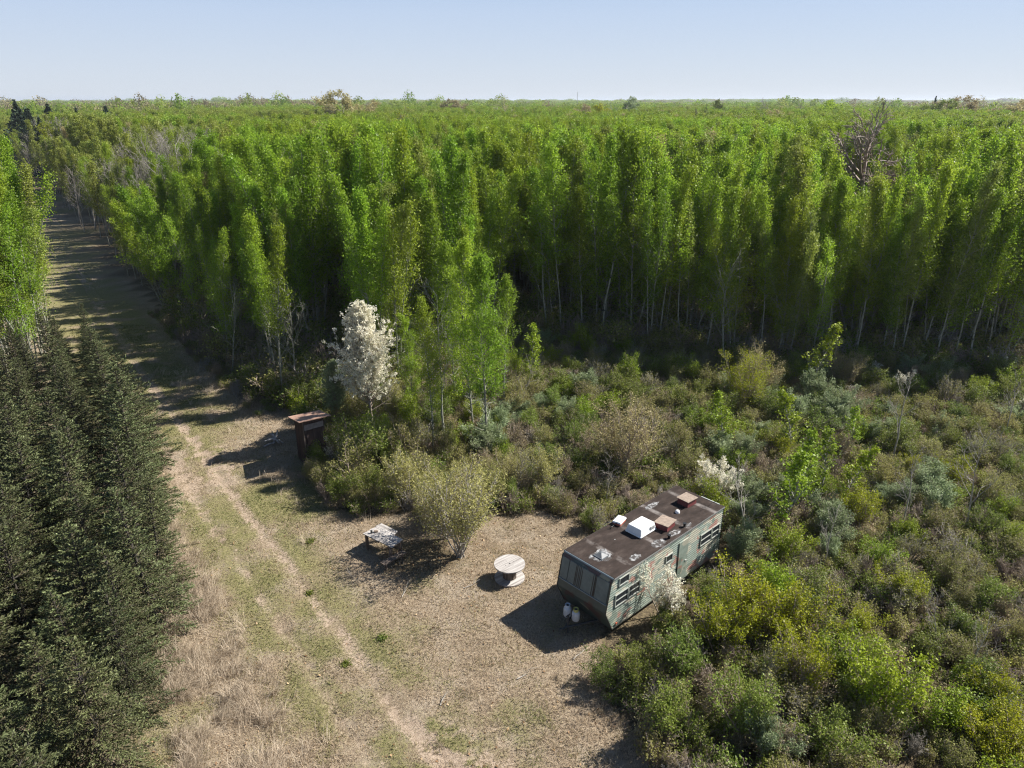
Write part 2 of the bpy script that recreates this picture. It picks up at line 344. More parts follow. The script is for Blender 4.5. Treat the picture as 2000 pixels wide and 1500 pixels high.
# ------------------------------------------------------------------ plant generators (numpy)
def unit(v): return v/(np.linalg.norm(v)+1e-9)
class Plant:
    def __init__(s, seed): s.g = np.random.default_rng(seed); s.V = []; s.Q = []; s.n = 0; s.A = []; s.D = []
    def tube(s, P_, r, n):
        v, q = tube_np(np.array(P_), np.array(r), n); s.V.append(v); s.Q.append(q+s.n); s.n += len(v)
    def path(s, p, d, L, k, wig, up):
        pts = [np.array(p, float)]; d = unit(np.array(d, float)); dirs = []
        for i in range(k):
            d = unit(d + s.g.normal(0, wig, 3) + np.array([0, 0, up/k])); dirs.append(d); pts.append(pts[-1]+d*L/k)
        return np.array(pts), dirs
    def side(s, d, ang):
        a = s.g.normal(0, 1, 3); a = unit(a - d*np.dot(a, d)); return unit(d*math.cos(ang) + a*math.sin(ang))
    def grow(s, p, d, L, r, lv, spec):
        q = spec[lv]; pts, dirs = s.path(p, d, L, q['k'], q['wig'], q['up'])
        rr = np.linspace(max(r, q.get('mn', 0)), max(r*q.get('tip', 0.25), q.get('mn', 0.004)), len(pts)); s.tube(pts, rr, q.get('n', 3))
        last = lv == len(spec)-1
        if last or q.get('leaf'):
            t = s.g.random(q.get('anch', 6))**0.7
            for u in t:
                f = u*(len(pts)-1); i = min(int(f), len(pts)-2); s.A.append(pts[i]+(pts[i+1]-pts[i])*(f-i)); s.D.append(dirs[i])
        if last: return
        nx = spec[lv+1]
        for c in range(q['ch']):
            u = q['from'] + (1-q['from'])*(c+s.g.random())/q['ch']; f = u*(len(pts)-1); i = min(int(f), len(pts)-2)
            pp = pts[i]+(pts[i+1]-pts[i])*(f-i)
            sc_ = s.g.uniform(0.7, 1.15)*(1-q.get('taper', 0.5)*(u-q['from'])/(1-q['from']+1e-6))
            s.grow(pp, s.side(dirs[i], R(nx['ang']*s.g.uniform(0.75, 1.25))), L*nx['len']*sc_, r*nx['rr']*(1-0.5*u)+0.003, lv+1, spec)
    def wood(s, name): return quads_mesh(name, np.concatenate(s.V), np.concatenate(s.Q), smooth=True)
def leaf_quads(g, pos, size, D=None, aspect=1.3, upb=0.3, jit=0.9, rnd=None, width=None):
    """rhombic leaves; D = axis directions (leaf length along D)"""
    N = len(pos)
    a = g.normal(0, 1, (N, 3)); a /= np.linalg.norm(a, axis=1)[:, None]
    if D is not None: a = D + a*jit; a /= np.linalg.norm(a, axis=1)[:, None]
    nrm = g.normal(0, 1, (N, 3)); nrm[:, 2] += upb; nrm -= a*np.sum(nrm*a, 1)[:, None]; nrm /= np.linalg.norm(nrm, axis=1)[:, None]+1e-9
    b = np.cross(nrm, a)
    L = size[:, None]*0.5*aspect; W = size[:, None]*0.5/aspect if width is None else size[:, None]*0.5*width
    V = np.stack([pos-a*L, pos-a*L*0.1-b*W, pos+a*L, pos-a*L*0.1+b*W], 1).reshape(-1, 3)
    Q = np.arange(4*N).reshape(-1, 4)
    r = g.random(N) if rnd is None else rnd
    return V, Q, np.repeat(r, 4)
def crown_mesh(name, g, A, D, N, size, spread, aspect=1.3, upb=0.4, clump=0.5, along=False, jit=0.9, width=None):
    A = np.array(A); D = np.array(D); w = g.random(len(A))**clump; w /= w.sum()
    i = g.choice(len(A), N, p=w)
    pos = A[i] + g.normal(0, spread, (N, 3))
    tone = g.random(len(A))
    rnd = np.clip(0.6*g.random(N) + 0.4*tone[i], 0, 1)
    V, Q, r = leaf_quads(g, pos, size*g.uniform(0.6, 1.35, N), D[i] if along else None, aspect, upb, jit, rnd, width)
    return quads_mesh(name, V, Q, dict(rnd=r))

def aspen(seed, H=12.5, cs=0.3, Rc=1.25, N=6500, leaf=0.105, nl=46, lean=0.0, multi=1, spread=0.16, rad=0.07, twigs=5, low=10, upc=.35, pe=.55):
    T = Plant(seed); g = T.g
    for m_ in range(multi):
        h = H*(1-0.12*m_*g.random()); d0 = np.array([lean+g.normal(0, .03)+0.12*m_, g.normal(0, .03)+0.1*(m_ % 2), 1.0])
        pts, dirs = T.path((0.15*m_, 0, 0), d0, h, 12, 0.035, 0.12)
        r = rad*(1-np.linspace(0, 1, 13)*0.93)*g.uniform(.85, 1.15); T.tube(pts, r, 6)
        for c in range(nl+low):
            live = c < nl
            t = cs + (0.985-cs)*((c+g.random())/nl) if live else g.uniform(0.10, cs+0.05)
            f = t*12; i = min(int(f), 11); p = pts[i]+(pts[i+1]-pts[i])*(f-i)
            u = (t-cs)/(1-cs) if live else 0.3
            prof = (min(1, 0.5+u*2.0) * (1-u)**pe + 0.10) if live else 0.5
            L = Rc*prof*g.uniform(0.65, 1.35)*1.25; az = g.uniform(0, 2*PI); el = R(g.uniform(25, 50) + 25*u) if live else R(g.uniform(-5, 40))
            d = np.array([math.cos(az)*math.cos(el), math.sin(az)*math.cos(el), math.sin(el)])
            bp, bd = T.path(p, d, L, 4, 0.12, upc); T.tube(bp, np.linspace(0.020+0.012*(1-u), 0.006, 5), 3)
            if not live:
                for _ in range(2):
                    j = g.integers(1, 4); q, _d = T.path(bp[j], T.side(bd[j-1], R(40)), L*0.4, 2, 0.1, 0.2); T.tube(q, [0.009, 0.005, 0.004], 3)
                continue
            for _ in range(twigs):
                j = g.integers(1, 5); q, qd = T.path(bp[j], T.side(bd[min(j, 3)], R(g.uniform(25, 60))), L*g.uniform(.25, .5), 2, 0.1, 0.3); T.tube(q, [0.008, 0.006, 0.004], 3)
                T.A += [q[1], q[2]]; T.D += [qd[0], qd[1]]
            T.A += [bp[2], bp[3], bp[4]]; T.D += [bd[1], bd[2], bd[3]]
    return T.wood('trunk'), crown_mesh('crown', g, T.A, T.D, N, leaf, spread, 1.15, 0.35, 0.8)
def spruce(seed, H=6.6, Rc=1.75):
    T = Plant(seed); g = T.g; pts, dirs = T.path((0, 0, 0), (0, 0, 1), H, 10, 0.012, 0.05)
    T.tube(pts, 0.085*(1-np.linspace(0, 1, 11)*0.92), 6)
    A = []; D = []; S = []; dry = []
    z = 0.25
    while z < H-0.12:
        u = z/H; nb = int(g.integers(6, 9)) if u < 0.8 else 5
        for k_ in range(nb):
            az = 2*PI*(k_+g.random()*0.7)/nb + z*5; L = (Rc*(1-u)**0.82 + 0.10)*g.uniform(0.5, 1.22)
            el = R(-12 + 48*u**1.3 + g.uniform(-6, 6)); f = u*10; i = min(int(f), 9); p = pts[i]+(pts[i+1]-pts[i])*(f-i) + np.array([0, 0, g.uniform(-.08, .08)])
            d = np.array([math.cos(az)*math.cos(el), math.sin(az)*math.cos(el), math.sin(el)])
            bp, bd = T.path(p, d, L, 5, 0.05, 0.22); T.tube(bp, np.linspace(0.018, 0.004, 6), 3)
            sd = unit(np.cross(d, [0, 0, 1])); m_ = max(3, int(L/0.10))
            for q in range(m_):
                t = 0.22 + 0.78*(q+g.random()*.6)/m_; ff = t*5; j = min(int(ff), 4); pp = bp[j]+(bp[j+1]-bp[j])*(ff-j)
                tl_ = (0.42*L*(1.05-t)+0.07)*g.uniform(.7, 1.2); s_ = 1 if q % 2 else -1
                td = unit(bd[j]*0.75 + sd*s_*0.75 + np.array([0, 0, g.normal(0, .12)-0.04])); nn = max(4, int(tl_/0.035))
                tt = g.random(nn); pos = pp + td*(tl_*tt)[:, None]
                A.append(pos); D.append(np.repeat(td[None], nn, 0)); dry.append(np.full(nn, t*0.75+u*0.15)+g.normal(0, .16, nn))
            nn = int(L/0.03); tt = 0.15+0.85*g.random(nn); jj = np.minimum((tt*5).astype(int), 4); pos = bp[jj]+(bp[jj+1]-bp[jj])*((tt*5-jj)[:, None])
            A.append(pos); D.append(np.array(bd)[jj]); dry.append(tt*0.85+g.normal(0, .15, nn))
        z += g.uniform(0.20, 0.36)*(1-0.35*u)
    nn = 40; tt = g.random(nn); A.append(pts[-1]-np.array([0, 0, 0.45])*tt[:, None]); D.append(np.repeat(np.array([[0, 0, 1.]]), nn, 0)); dry.append(np.full(nn, 0.9))
    A = np.concatenate(A); D = np.concatenate(D); dry = np.clip(np.concatenate(dry), 0, 1)
    pos = A + g.normal(0, 0.016, A.shape)
    V, Q, r = leaf_quads(g, pos, 0.105*g.uniform(.7, 1.3, len(pos)), D, 1.15, 0.8, 0.55, dry, 0.36)
    return T.wood('trunk'), quads_mesh('crown', V, Q, dict(rnd=r))
BUSH = [dict(k=5, wig=.10, up=.35, ch=7, **{'from': .25}, n=4, anch=2, leaf=True), dict(ang=38, len=.42, rr=.5, k=3, wig=.12, up=.3, ch=5, **{'from': .25}, anch=3, leaf=True), dict(ang=42, len=.45, rr=.5, k=2, wig=.12, up=.2, anch=5)]
def bush(seed, H=2.0, stems=9, spreadang=32, N=2400, leaf=0.07, spr=0.05, along=False, aspect=1.2, jit=.9, clump=.6, width=None, rad=.022, ch=None, upb=.4, spec=None):
    T = Plant(seed); g = T.g; sp = [dict(x) for x in (spec or BUSH)]
    if ch: sp[0]['ch'] = ch
    for i in range(stems):
        az = g.uniform(0, 2*PI); an = R(g.uniform(4, spreadang)); d = np.array([math.cos(az)*math.sin(an), math.sin(az)*math.sin(an), math.cos(an)])
        T.grow((g.normal(0, .10), g.normal(0, .10), -0.03), d, H*g.uniform(.6, 1.0)*.85, rad*g.uniform(.7, 1.2), 0, sp)
    cm = crown_mesh('foliage', g, T.A, T.D, N, leaf, spr, aspect, upb, clump, along, jit, width) if N else None
    return T.wood('stems'), cm
def treeg(seed, H, spec, N, leaf, spr, rad, along=False, **kw):
    T = Plant(seed); T.grow((0, 0, -.05), (kw.pop('lx', 0), kw.pop('ly', 0), 1), H, rad, 0, spec)
    return T.wood('trunk'), (crown_mesh('crown', T.g, T.A, T.D, N, leaf, spr, along=along, **kw) if N else None)

ASP = [aspen(10+i, H=12.5, cs=[.22,.30,.36,.18,.42,.26,.33,.45,.24,.38,.20,.30][i], Rc=[1.2,1.0,1.1,1.35,.85,1.15,1.0,1.05,1.3,.8,1.2,1.0][i], N=[7800,6200,6400,8800,4800,7200,6300,5400,8000,4400,7200,6200][i], leaf=.095, spread=.20,
    multi=[1,1,1,2,1,1,2,1,1,1,2,1][i], lean=[0,.05,-.03,0,.06,-.04,0,.08,.02,-.05,.03,0][i], nl=[46,46,44,34,40,48,34,38,50,40,34,44][i], pe=.85) for i in range(12)]
EDGE_LEAN = [aspen(30+i, H=11.5, cs=.25, Rc=1.8, N=9500, lean=[.28,.42,.2][i], low=22, nl=40) for i in range(3)]
NEARASP = [aspen(40+i, H=10.5, cs=[.26,.2,.3][i], Rc=[1.5,1.3,1.15][i], N=[17000,13500,10000][i], leaf=.075, nl=56, twigs=7, low=14, rad=.075, spread=.13) for i in range(3)]
SPR = [spruce(60+i, H=[6.6,6.2,7.0,6.0,6.8][i], Rc=[2.0,2.15,1.8,2.3,1.9][i]) for i in range(5)]
PEAR = [dict(k=8, wig=.03, up=.1, ch=58, **{'from': .14}, n=6, taper=.75, tip=.1, leaf=True, anch=8), dict(ang=52, len=.36, rr=.3, k=4, wig=.07, up=.85, ch=8, **{'from': .2}, n=3, leaf=True, anch=14), dict(ang=35, len=.38, rr=.4, k=3, wig=.08, up=.4, anch=14)]
OAK = [dict(k=7, wig=.05, up=.1, ch=16, **{'from': .25}, n=6, taper=.4, tip=.15), dict(ang=55, len=.42, rr=.42, k=4, wig=.14, up=.35, ch=7, **{'from': .25}, n=4, leaf=True, anch=3), dict(ang=45, len=.45, rr=.5, k=3, wig=.14, up=.2, ch=5, **{'from': .2}, n=3, leaf=True, anch=4), dict(ang=45, len=.5, rr=.5, k=2, wig=.15, up=.1, n=3, anch=4)]
BARE = [dict(k=9, wig=.05, up=.15, ch=16, **{'from': .3}, n=6, taper=.55, tip=.12), dict(ang=42, len=.36, rr=.4, k=4, wig=.1, up=.4, ch=6, **{'from': .2}, n=4), dict(ang=40, len=.45, rr=.5, k=3, wig=.1, up=.2, ch=3, **{'from': .3}, n=3), dict(ang=40, len=.5, rr=.5, k=2, wig=.1, up=.1, n=3, anch=2)]
# bushes: name -> list of (wood, foliage, foliage material, wood material)
BU = {}
BU['green'] = [(*bush(100+i, 2.3, 11, 34, 4600, .052, .09, clump=1.1), 'green_leaf', 'twig_bark') for i in range(4)]
BU['bright'] = [(*bush(110+i, 2.5, 9, 30, 4800, .052, .085, clump=.9), 'bright_leaf', 'twig_bark') for i in range(3)]
BU['yellow'] = [(*bush(120+i, 2.4, 11, 34, 5200, .045, .07, clump=1.1), 'yellow_leaf', 'twig_bark') for i in range(3)]
BU['olive'] = [(*bush(130+i, 2.2, 12, 34, 3600, .045, .08, clump=1.1), 'olive_leaf', 'twig_bark') for i in range(4)]
BU['twiggy'] = [(*bush(140+i, 2.3, 13, 32, 1200, .045, .06), 'olive_leaf', 'grey_bark') for i in range(3)]
BU['rust'] = [(*bush(150+i, 1.9, 14, 34, 1800, .04, .06), 'rust_leaf', 'twig_bark') for i in range(2)]
BU['willow'] = [(*bush(160+i, 2.5, 11, 30, 6200, .058, .08, True, 1.5, .7), 'willow_leaf', 'grey_bark') for i in range(2)]
BU['blossom'] = [(*bush(170+i, 2.3, 8, 34, 3000, .045, .045, clump=.8), 'blossom', 'twig_bark') for i in range(2)]
WHITE = aspen(200, H=7.4, cs=.24, Rc=1.9, N=60000, leaf=.068, nl=150, twigs=9, low=6, spread=.05, rad=.08, upc=.9, pe=1.0)
WHITE2 = bush(201, 2.9, 10, 26, 8500, .052, .04, clump=.3)
BUFF = [bush(210+i, 4.3, 13, 40, 8200, .055, .12, clump=1.2, rad=.045, ch=10) for i in range(2)]
BU['buff'] = [(*bush(180+i, 2.8, 12, 34, 5200, .05, .09, clump=.9), 'oak_leaf', 'grey_bark') for i in range(2)]
SAP = [aspen(220+i, H=4.5, cs=.15, Rc=.62, N=1700, leaf=.085, nl=30, spread=.07, rad=.028, twigs=4, low=3) for i in range(3)]
BARES = [treeg(230+i, 5.2, [dict(BARE[0], ch=9, k=6, wig=.08), *BARE[1:]], 0, 0, 0, .055) for i in range(3)]
BAREB = [treeg(240+i, 11.0, BARE, 0, 0, 0, .10) for i in range(3)]

def instance(name, wood, crown, mw, mc, x, y, s=1.0, rz=0.0, tilt=(0, 0), sz=None, label=None, cat='tree', group=None, parts=('trunk', 'crown')):
    r = empty(name, (x, y, gz(x, y)-0.02)); r.rotation_euler = (tilt[0], tilt[1], rz); r.scale = (s, s, sz or s)
    a = bpy.data.objects.new(parts[0], wood); col.objects.link(a); a.parent = r
    if not wood.materials: wood.materials.append(None)
    a.material_slots[0].link = 'OBJECT'; a.material_slots[0].material = M[mw]
    if crown is not None:
        c = bpy.data.objects.new(parts[1], crown); col.objects.link(c); c.parent = r
        if not crown.materials: crown.materials.append(None)
        c.material_slots[0].link = 'OBJECT'; c.material_slots[0].material = M[mc]
    tag(r, label, cat, group)
    return r
rg = np.random.default_rng(2024)

# ------------------------------------------------------------------ the camper trailer
CX, CY, TR = 5.45, 25.03, math.atan2(-5.0, -5.35)
def camo(name, cols, scale, seedv, stretch=(1,1,1), rough=.5):
    m, n, l, b = mat(name); tc = n.new('ShaderNodeTexCoord'); mp = n.new('ShaderNodeMapping'); mp.inputs['Scale'].default_value = stretch; mp.inputs['Location'].default_value = (seedv, seedv*.7, seedv*1.3)
    l.new(tc.outputs['Object'], mp.inputs[0])
    prev = None
    for i, (c, th) in enumerate(cols):
        t = n.new('ShaderNodeTexNoise'); t.inputs['Scale'].default_value = scale; t.inputs['Detail'].default_value = 1.5; t.inputs['Distortion'].default_value = .4
        m2 = n.new('ShaderNodeMapping'); m2.inputs['Location'].default_value = (i*7.3, i*3.1, i*5.7); l.new(mp.outputs[0], m2.inputs[0]); l.new(m2.outputs[0], t.inputs['Vector'])
        mr = n.new('ShaderNodeMapRange'); mr.inputs[1].default_value = th; mr.inputs[2].default_value = th+.03; l.new(t.outputs['Fac'], mr.inputs[0])
        x = n.new('ShaderNodeMix'); x.data_type = 'RGBA'; l.new(mr.outputs[0], x.inputs[0])
        if prev is None: x.inputs[6].default_value = (*cols[0][0], 1)
        else: l.new(prev, x.inputs[6])
        x.inputs[7].default_value = (*c, 1); prev = x.outputs[2]
    d = n.new('ShaderNodeTexNoise'); d.inputs['Scale'].default_value = 5; d.inputs['Detail'].default_value = 8; d.inputs['Roughness'].default_value = .7; l.new(tc.outputs['Object'], d.inputs['Vector'])
    r = ramp(n, [(.3, (.72,.72,.70)), (.6, (1,1,1))]); l.new(d.outputs['Fac'], r.inputs[0])
    x = n.new('ShaderNodeMix'); x.data_type = 'RGBA'; x.blend_type = 'MULTIPLY'; x.inputs[0].default_value = 1; l.new(prev, x.inputs[6]); l.new(r.outputs[0], x.inputs[7])
    l.new(x.outputs[2], b.inputs['Base Color']); b.inputs['Roughness'].default_value = rough
    return m
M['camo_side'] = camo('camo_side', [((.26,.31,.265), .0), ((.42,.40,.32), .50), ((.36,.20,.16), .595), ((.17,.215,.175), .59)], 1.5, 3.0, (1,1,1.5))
M['camo_front_shaded'] = camo('camo_front_shaded', [((.065,.085,.078), .0), ((.26,.25,.17), .60), ((.085,.05,.045), .58)], 1.0, 9.0)  # front camouflage patches, colours darkened further to include the shade on that face
M['guard'] = plain('guard', (.17,.21,.23), .35, .15, 5)
M['trim_dark'] = plain('trim_dark', (.03,.03,.03), .5)
M['trim_white'] = plain('trim_white', (.36,.38,.34), .45, .15, 10)
M['trim_alu'] = plain('trim_alu', (.42,.43,.42), .35, .2, 10, .5)
M['white_plastic'] = plain('white_plastic', (.78,.79,.78), .45, .06, 8)
M['black_plastic'] = plain('black_plastic', (.02,.02,.02), .4)
M['red_paint'] = plain('red_paint', (.13,.03,.03), .6, .3, 6)
M['ply'] = plain('ply', (.27,.21,.165), .8, .3, 9)
M['rubber'] = plain('rubber', (.025,.025,.025), .8)
M['steel'] = plain('steel', (.05,.05,.05), .6, .4, 12)
M['tank'] = plain('tank', (.55,.57,.60), .35, .12, 10)
def glassmat():
    m, n, l, b = mat('window_glass'); b.inputs['Base Color'].default_value = (.03,.035,.04,1); b.inputs['Roughness'].default_value = .08; b.inputs['Specular IOR Level'].default_value = .6; return m
M['glass'] = glassmat()
def roofmat():
    m, n, l, b = mat('tar_roof'); tc = n.new('ShaderNodeTexCoord')
    def nz(s, d, st=(1,1,1), ds=0):
        mp = n.new('ShaderNodeMapping'); mp.inputs['Scale'].default_value = st; l.new(tc.outputs['Object'], mp.inputs[0])
        t = n.new('ShaderNodeTexNoise'); t.inputs['Scale'].default_value = s; t.inputs['Detail'].default_value = d; t.inputs['Roughness'].default_value = .65; t.inputs['Distortion'].default_value = ds
        l.new(mp.outputs[0], t.inputs['Vector']); return t.outputs['Fac']
    a = ramp(n, [(.3, (.024,.018,.015)), (.55, (.046,.034,.029)), (.75, (.08,.063,.054))]); l.new(nz(1.6, 8, (1,2.2,1)), a.inputs[0])
    # seams: pale bands across the width
    wv = n.new('ShaderNodeTexWave'); wv.wave_type = 'BANDS'; wv.bands_direction = 'X'; wv.inputs['Scale'].default_value = .17; wv.inputs['Distortion'].default_value = .5; wv.inputs['Detail'].default_value = 3; wv.inputs['Phase Offset'].default_value = 1.0
    l.new(tc.outputs['Object'], wv.inputs['Vector'])
    r = ramp(n, [(.93, (0,0,0)), (.995, (1,1,1))]); l.new(wv.outputs['Fac'], r.inputs[0])
    r2 = ramp(n, [(.45, (0,0,0)), (.62, (.75,.75,.75))]); l.new(nz(1.1, 4), r2.inputs[0])
    mu = n.new('ShaderNodeMath'); mu.operation = 'MULTIPLY'; l.new(r.outputs[0], mu.inputs[0]); l.new(r2.outputs[0], mu.inputs[1])
    x = n.new('ShaderNodeMix'); x.data_type = 'RGBA'; l.new(mu.outputs[0], x.inputs[0]); l.new(a.outputs[0], x.inputs[6]); x.inputs[7].default_value = (.26,.235,.22,1)
    r3 = ramp(n, [(.66, (0,0,0)), (.70, (.8,.8,.8))]); l.new(nz(2.4, 6, (1,1,1), 1.5), r3.inputs[0])
    y = n.new('ShaderNodeMix'); y.data_type = 'RGBA'; l.new(r3.outputs[0], y.inputs[0]); l.new(x.outputs[2], y.inputs[6]); y.inputs[7].default_value = (.025,.02,.02,1)
    l.new(y.outputs[2], b.inputs['Base Color']); b.inputs['Roughness'].default_value = .85; b.inputs['Specular IOR Level'].default_value = .15
    bp = n.new('ShaderNodeBump'); bp.inputs['Strength'].default_value = .4; bp.inputs['Distance'].default_value = .02; l.new(nz(6, 5), bp.inputs['Height']); l.new(bp.outputs[0], b.inputs['Normal'])
    return m
M['roof'] = roofmat()
def patchmat():
    m, n, l, b = mat('roof_patch'); tc = n.new('ShaderNodeTexCoord'); t = n.new('ShaderNodeTexNoise'); t.inputs['Scale'].default_value = 9; t.inputs['Detail'].default_value = 6; l.new(tc.outputs['Object'], t.inputs['Vector'])
    r = ramp(n, [(.46, (.05,.042,.038)), (.54, (.17,.17,.17)), (.66, (.36,.36,.36))]); l.new(t.outputs['Fac'], r.inputs[0]); l.new(r.outputs[0], b.inputs['Base Color']); b.inputs['Roughness'].default_value = .7; return m
M['patch'] = patchmat()

tr = tag(empty('camper_trailer', (CX, CY, gz(CX, CY)), TR), 'old camouflage-painted camper trailer with a flat tarred roof at the edge of the brush', 'camper trailer')
# local frame: +x front, y = -1.21 .. 1.21; the windowed side the camera sees is at +y when facing front is rotated: sign SY
SY = 1 if Vector((-math.sin(TR), math.cos(TR))).dot(Vector((0.683, -0.731))) > 0 else -1
W = 1.21
def yy(v): return v*SY
prof = [(-3.66,.42),(-3.70,1.0),(-3.70,2.50),(-3.66,2.56),(3.52,2.56),(3.62,2.54),(3.68,2.46),(3.93,1.24),(3.90,1.14),(3.50,.28),(-3.5,.28)]
def xfront(z): 
    if z > 2.46: return 3.64
    if z > 1.24: return 3.68 + (2.46-z)/(2.46-1.24)*.25
    if z > 1.14: return 3.92
    return 3.50 + (z-.28)/.86*.40
b = MB(); n_ = len(prof); vs = [(x, -W, z) for x, z in prof] + [(x, W, z) for x, z in prof]
fs = [tuple(range(n_)), tuple(range(2*n_-1, n_-1, -1))] + [(i+n_, (i+1) % n_+n_, (i+1) % n_, i) for i in range(n_)]
mi = [0, 0] + [0]*n_
b.v = vs; b.f = fs; b.mi = mi; b.sm = [False]*len(fs)
for i in range(n_):
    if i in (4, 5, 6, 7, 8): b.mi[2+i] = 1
# horizontal ribs of the siding, both sides
for s_ in (-1, 1):
    z = .34
    while z < 2.5:
        y0, y1 = (W-.004, W+.012) if s_ > 0 else (-W-.012, -W+.004)
        x1 = min(xfront(z), xfront(z+.05))-.025
        b.add([(-3.67,y0,z),(x1,y0,z),(x1,y1,z+.012),(-3.67,y1,z+.012),(-3.67,y0,z+.052),(x1,y0,z+.052),(x1,y1,z+.030),(-3.67,y1,z+.030)],
              [(3,2,1,0),(4,5,6,7),(0,1,5,4),(1,2,6,5),(2,3,7,6),(3,0,4,7)], 0)
        z += .104
body = b.build('body', [M['camo_side'], M['camo_front_shaded']], tr)
b = MB(); b.box(-3.74, 3.56, -W-.03, W+.03, 2.565, 2.615); rf = b.build('roof', M['roof'], tr, .015)
b = MB()
for s_ in (-1, 1):
    b.box(-3.75, 3.58, s_*(W+.032)-.006, s_*(W+.032)+.006, 2.53, 2.60)
b.build('roof_edge', M['trim_alu'], tr)
rngp = random.Random(5)
def blob(cx, cy, rx, ry, z=2.6205, n=26, seed=1):
    q = random.Random(seed); v = [(cx, cy, z+.006)]
    for i in range(n):
        a = 2*PI*i/n; k_ = q.uniform(.75, 1.15); v.append((cx+rx*k_*math.cos(a), cy+ry*k_*math.sin(a), z))
    return v, [(0, 1+i, 1+(i+1) % n) for i in range(n)]
for a in [(2.0, .93, .30, .16, 3), (2.85, 0, .50, .36, 4), (.55, .95, .4, .2, 5), (-.5, .98, .35, .16, 6), (-1.5, -.9, .5, .15, 7), (1.6,-.35,.07,.03,8), (-1.35, 1.0, .25, .12, 9)]:
    v, f = blob(a[0], yy(a[1]), a[2], a[3], seed=a[4]); b = MB(); b.add(v, f); b.build('sealant_patch', M['patch'], rf)
b = MB(); b.box(-3.735, -3.68, yy(.1) if SY > 0 else yy(1.0), yy(1.0) if SY > 0 else yy(.1), 2.616, 2.632); b.build('edge_flashing', M['trim_white'], rf)
# front: upper window guard with strip, dark streak seams, rounded cap
def fp(z, off=0.0):   # point on the front face at height z
    return xfront(z)+off
b = MB()
g0, g1 = 1.60, 2.44
for (ya, yb) in ((-1.16, -.80), (-.77, .50), (.53, 1.14)):
    ya, yb = sorted((yy(ya), yy(yb)))
    b.add([(fp(g0,.004), ya, g0), (fp(g0,.004), yb, g0), (fp(g1,.004), yb, g1), (fp(g1,.004), ya, g1), (fp(g0,.03), ya, g0), (fp(g0,.03), yb, g0), (fp(g1,.03), yb, g1), (fp(g1,.03), ya, g1)],
          [(0,1,2,3),(7,6,5,4),(0,4,5,1),(1,5,6,2),(2,6,7,3),(3,7,4,0)])
wg = b.build('window_guard', plain('guard_panel', (.12,.15,.148), .6, .25, 3), tr, .008)
b = MB(); b.box(fp(1.56,-.01), fp(1.56,.05), -1.17, 1.17, 1.545, 1.59); b.build('guard_strip', M['guard'], tr, .006)
b = MB()
for y_ in (-.42, -.36, -.27, -.20, -.12, .42, .50, .56):
    q = yy(y_); w_ = .016
    b.add([(fp(g0,.031), q-w_, g0+.02), (fp(g0,.031), q+w_, g0+.02), (fp(g1,.031), q+w_*.8, g1), (fp(g1,.031), q-w_*.8, g1), (fp(g0,.040), q-w_, g0+.02), (fp(g0,.040), q+w_, g0+.02), (fp(g1,.040), q+w_*.8, g1), (fp(g1,.040), q-w_*.8, g1)],
          [(0,1,2,3),(7,6,5,4),(0,4,5,1),(1,5,6,2),(2,6,7,3),(3,7,4,0)])
b.build('strap', M['trim_dark'], wg)
b = MB(); b.tube([(3.56, -1.2, 2.555), (3.56, 1.2, 2.555)], .052, 10); b.build('front_cap', M['guard'], tr)
# dark corner trims
for s_ in (-1, 1):
    y_ = s_*(W+.004)
    ln = [(3.64,2.52),(3.69,2.44),(3.935,1.25),(3.91,1.13),(3.505,.29)]
    b = MB(); b.tube([(x, y_, z) for x, z in ln], .016, 6); b.build('corner_trim', M['trim_dark'], tr)
    b = MB(); b.tube([(-3.69, y_, .42), (-3.70, y_, 2.54)], .016, 6); b.build('corner_trim', M['trim_dark'], tr)
def window(x0, x1, z0, z1, rails=1, awn=False):
    y0 = W+.016
    f = MB(); t = .028
    def bx(a0, a1, c0, c1, ya=0, yb=.03): 
        l_, h_ = sorted((yy(y0+ya), yy(y0+yb))); f.box(a0, a1, l_, h_, c0, c1)
    bx(x0-t, x1+t, z1, z1+t, -.01); bx(x0-t, x1+t, z0-t, z0, -.01); bx(x0-t, x0, z0, z1, -.01); bx(x1, x1+t, z0, z1, -.01)
    for i in range(rails):
        zz = z0+(z1-z0)*(i+1)/(rails+1); bx(x0, x1, zz-.014, zz+.014, -.01, .024)
    o = f.build('window', M['trim_white'], tr)
    g_ = MB(); l_, h_ = sorted((yy(y0-.012), yy(y0+.004))); g_.box(x0, x1, l_, h_, z0, z1); g_.build('pane', M['glass'], o)
window(2.72, 3.42, 1.29, 1.77); window(2.02, 2.62, 1.29, 1.77); window(2.72, 3.24, 2.14, 2.42, 0)
window(-.05, .34, 1.72, 2.0, 0); window(-3.45, -2.95, 1.38, 1.88); window(-2.85, -2.1, 1.38, 1.88)
b = MB(); l_, h_ = sorted((yy(W+.018), yy(W+.045))); b.box(-1.15, -.5, l_, h_, .34, 2.25); dr = b.build('door', M['camo_side'], tr, .006)
b = MB(); l_, h_ = sorted((yy(W+.046), yy(W+.075))); b.box(-1.08, -.98, l_, h_, 1.2, 1.25); b.build('handle', M['trim_alu'], dr)
for x_ in (3.3, -3.5):
    b = MB(); l_, h_ = sorted((yy(W+.018), yy(W+.05))); b.box(x_-.04, x_+.04, l_, h_, .46, .52); b.build('marker_light', plain('lamp_red', (.5,.12,.06), .3), tr)
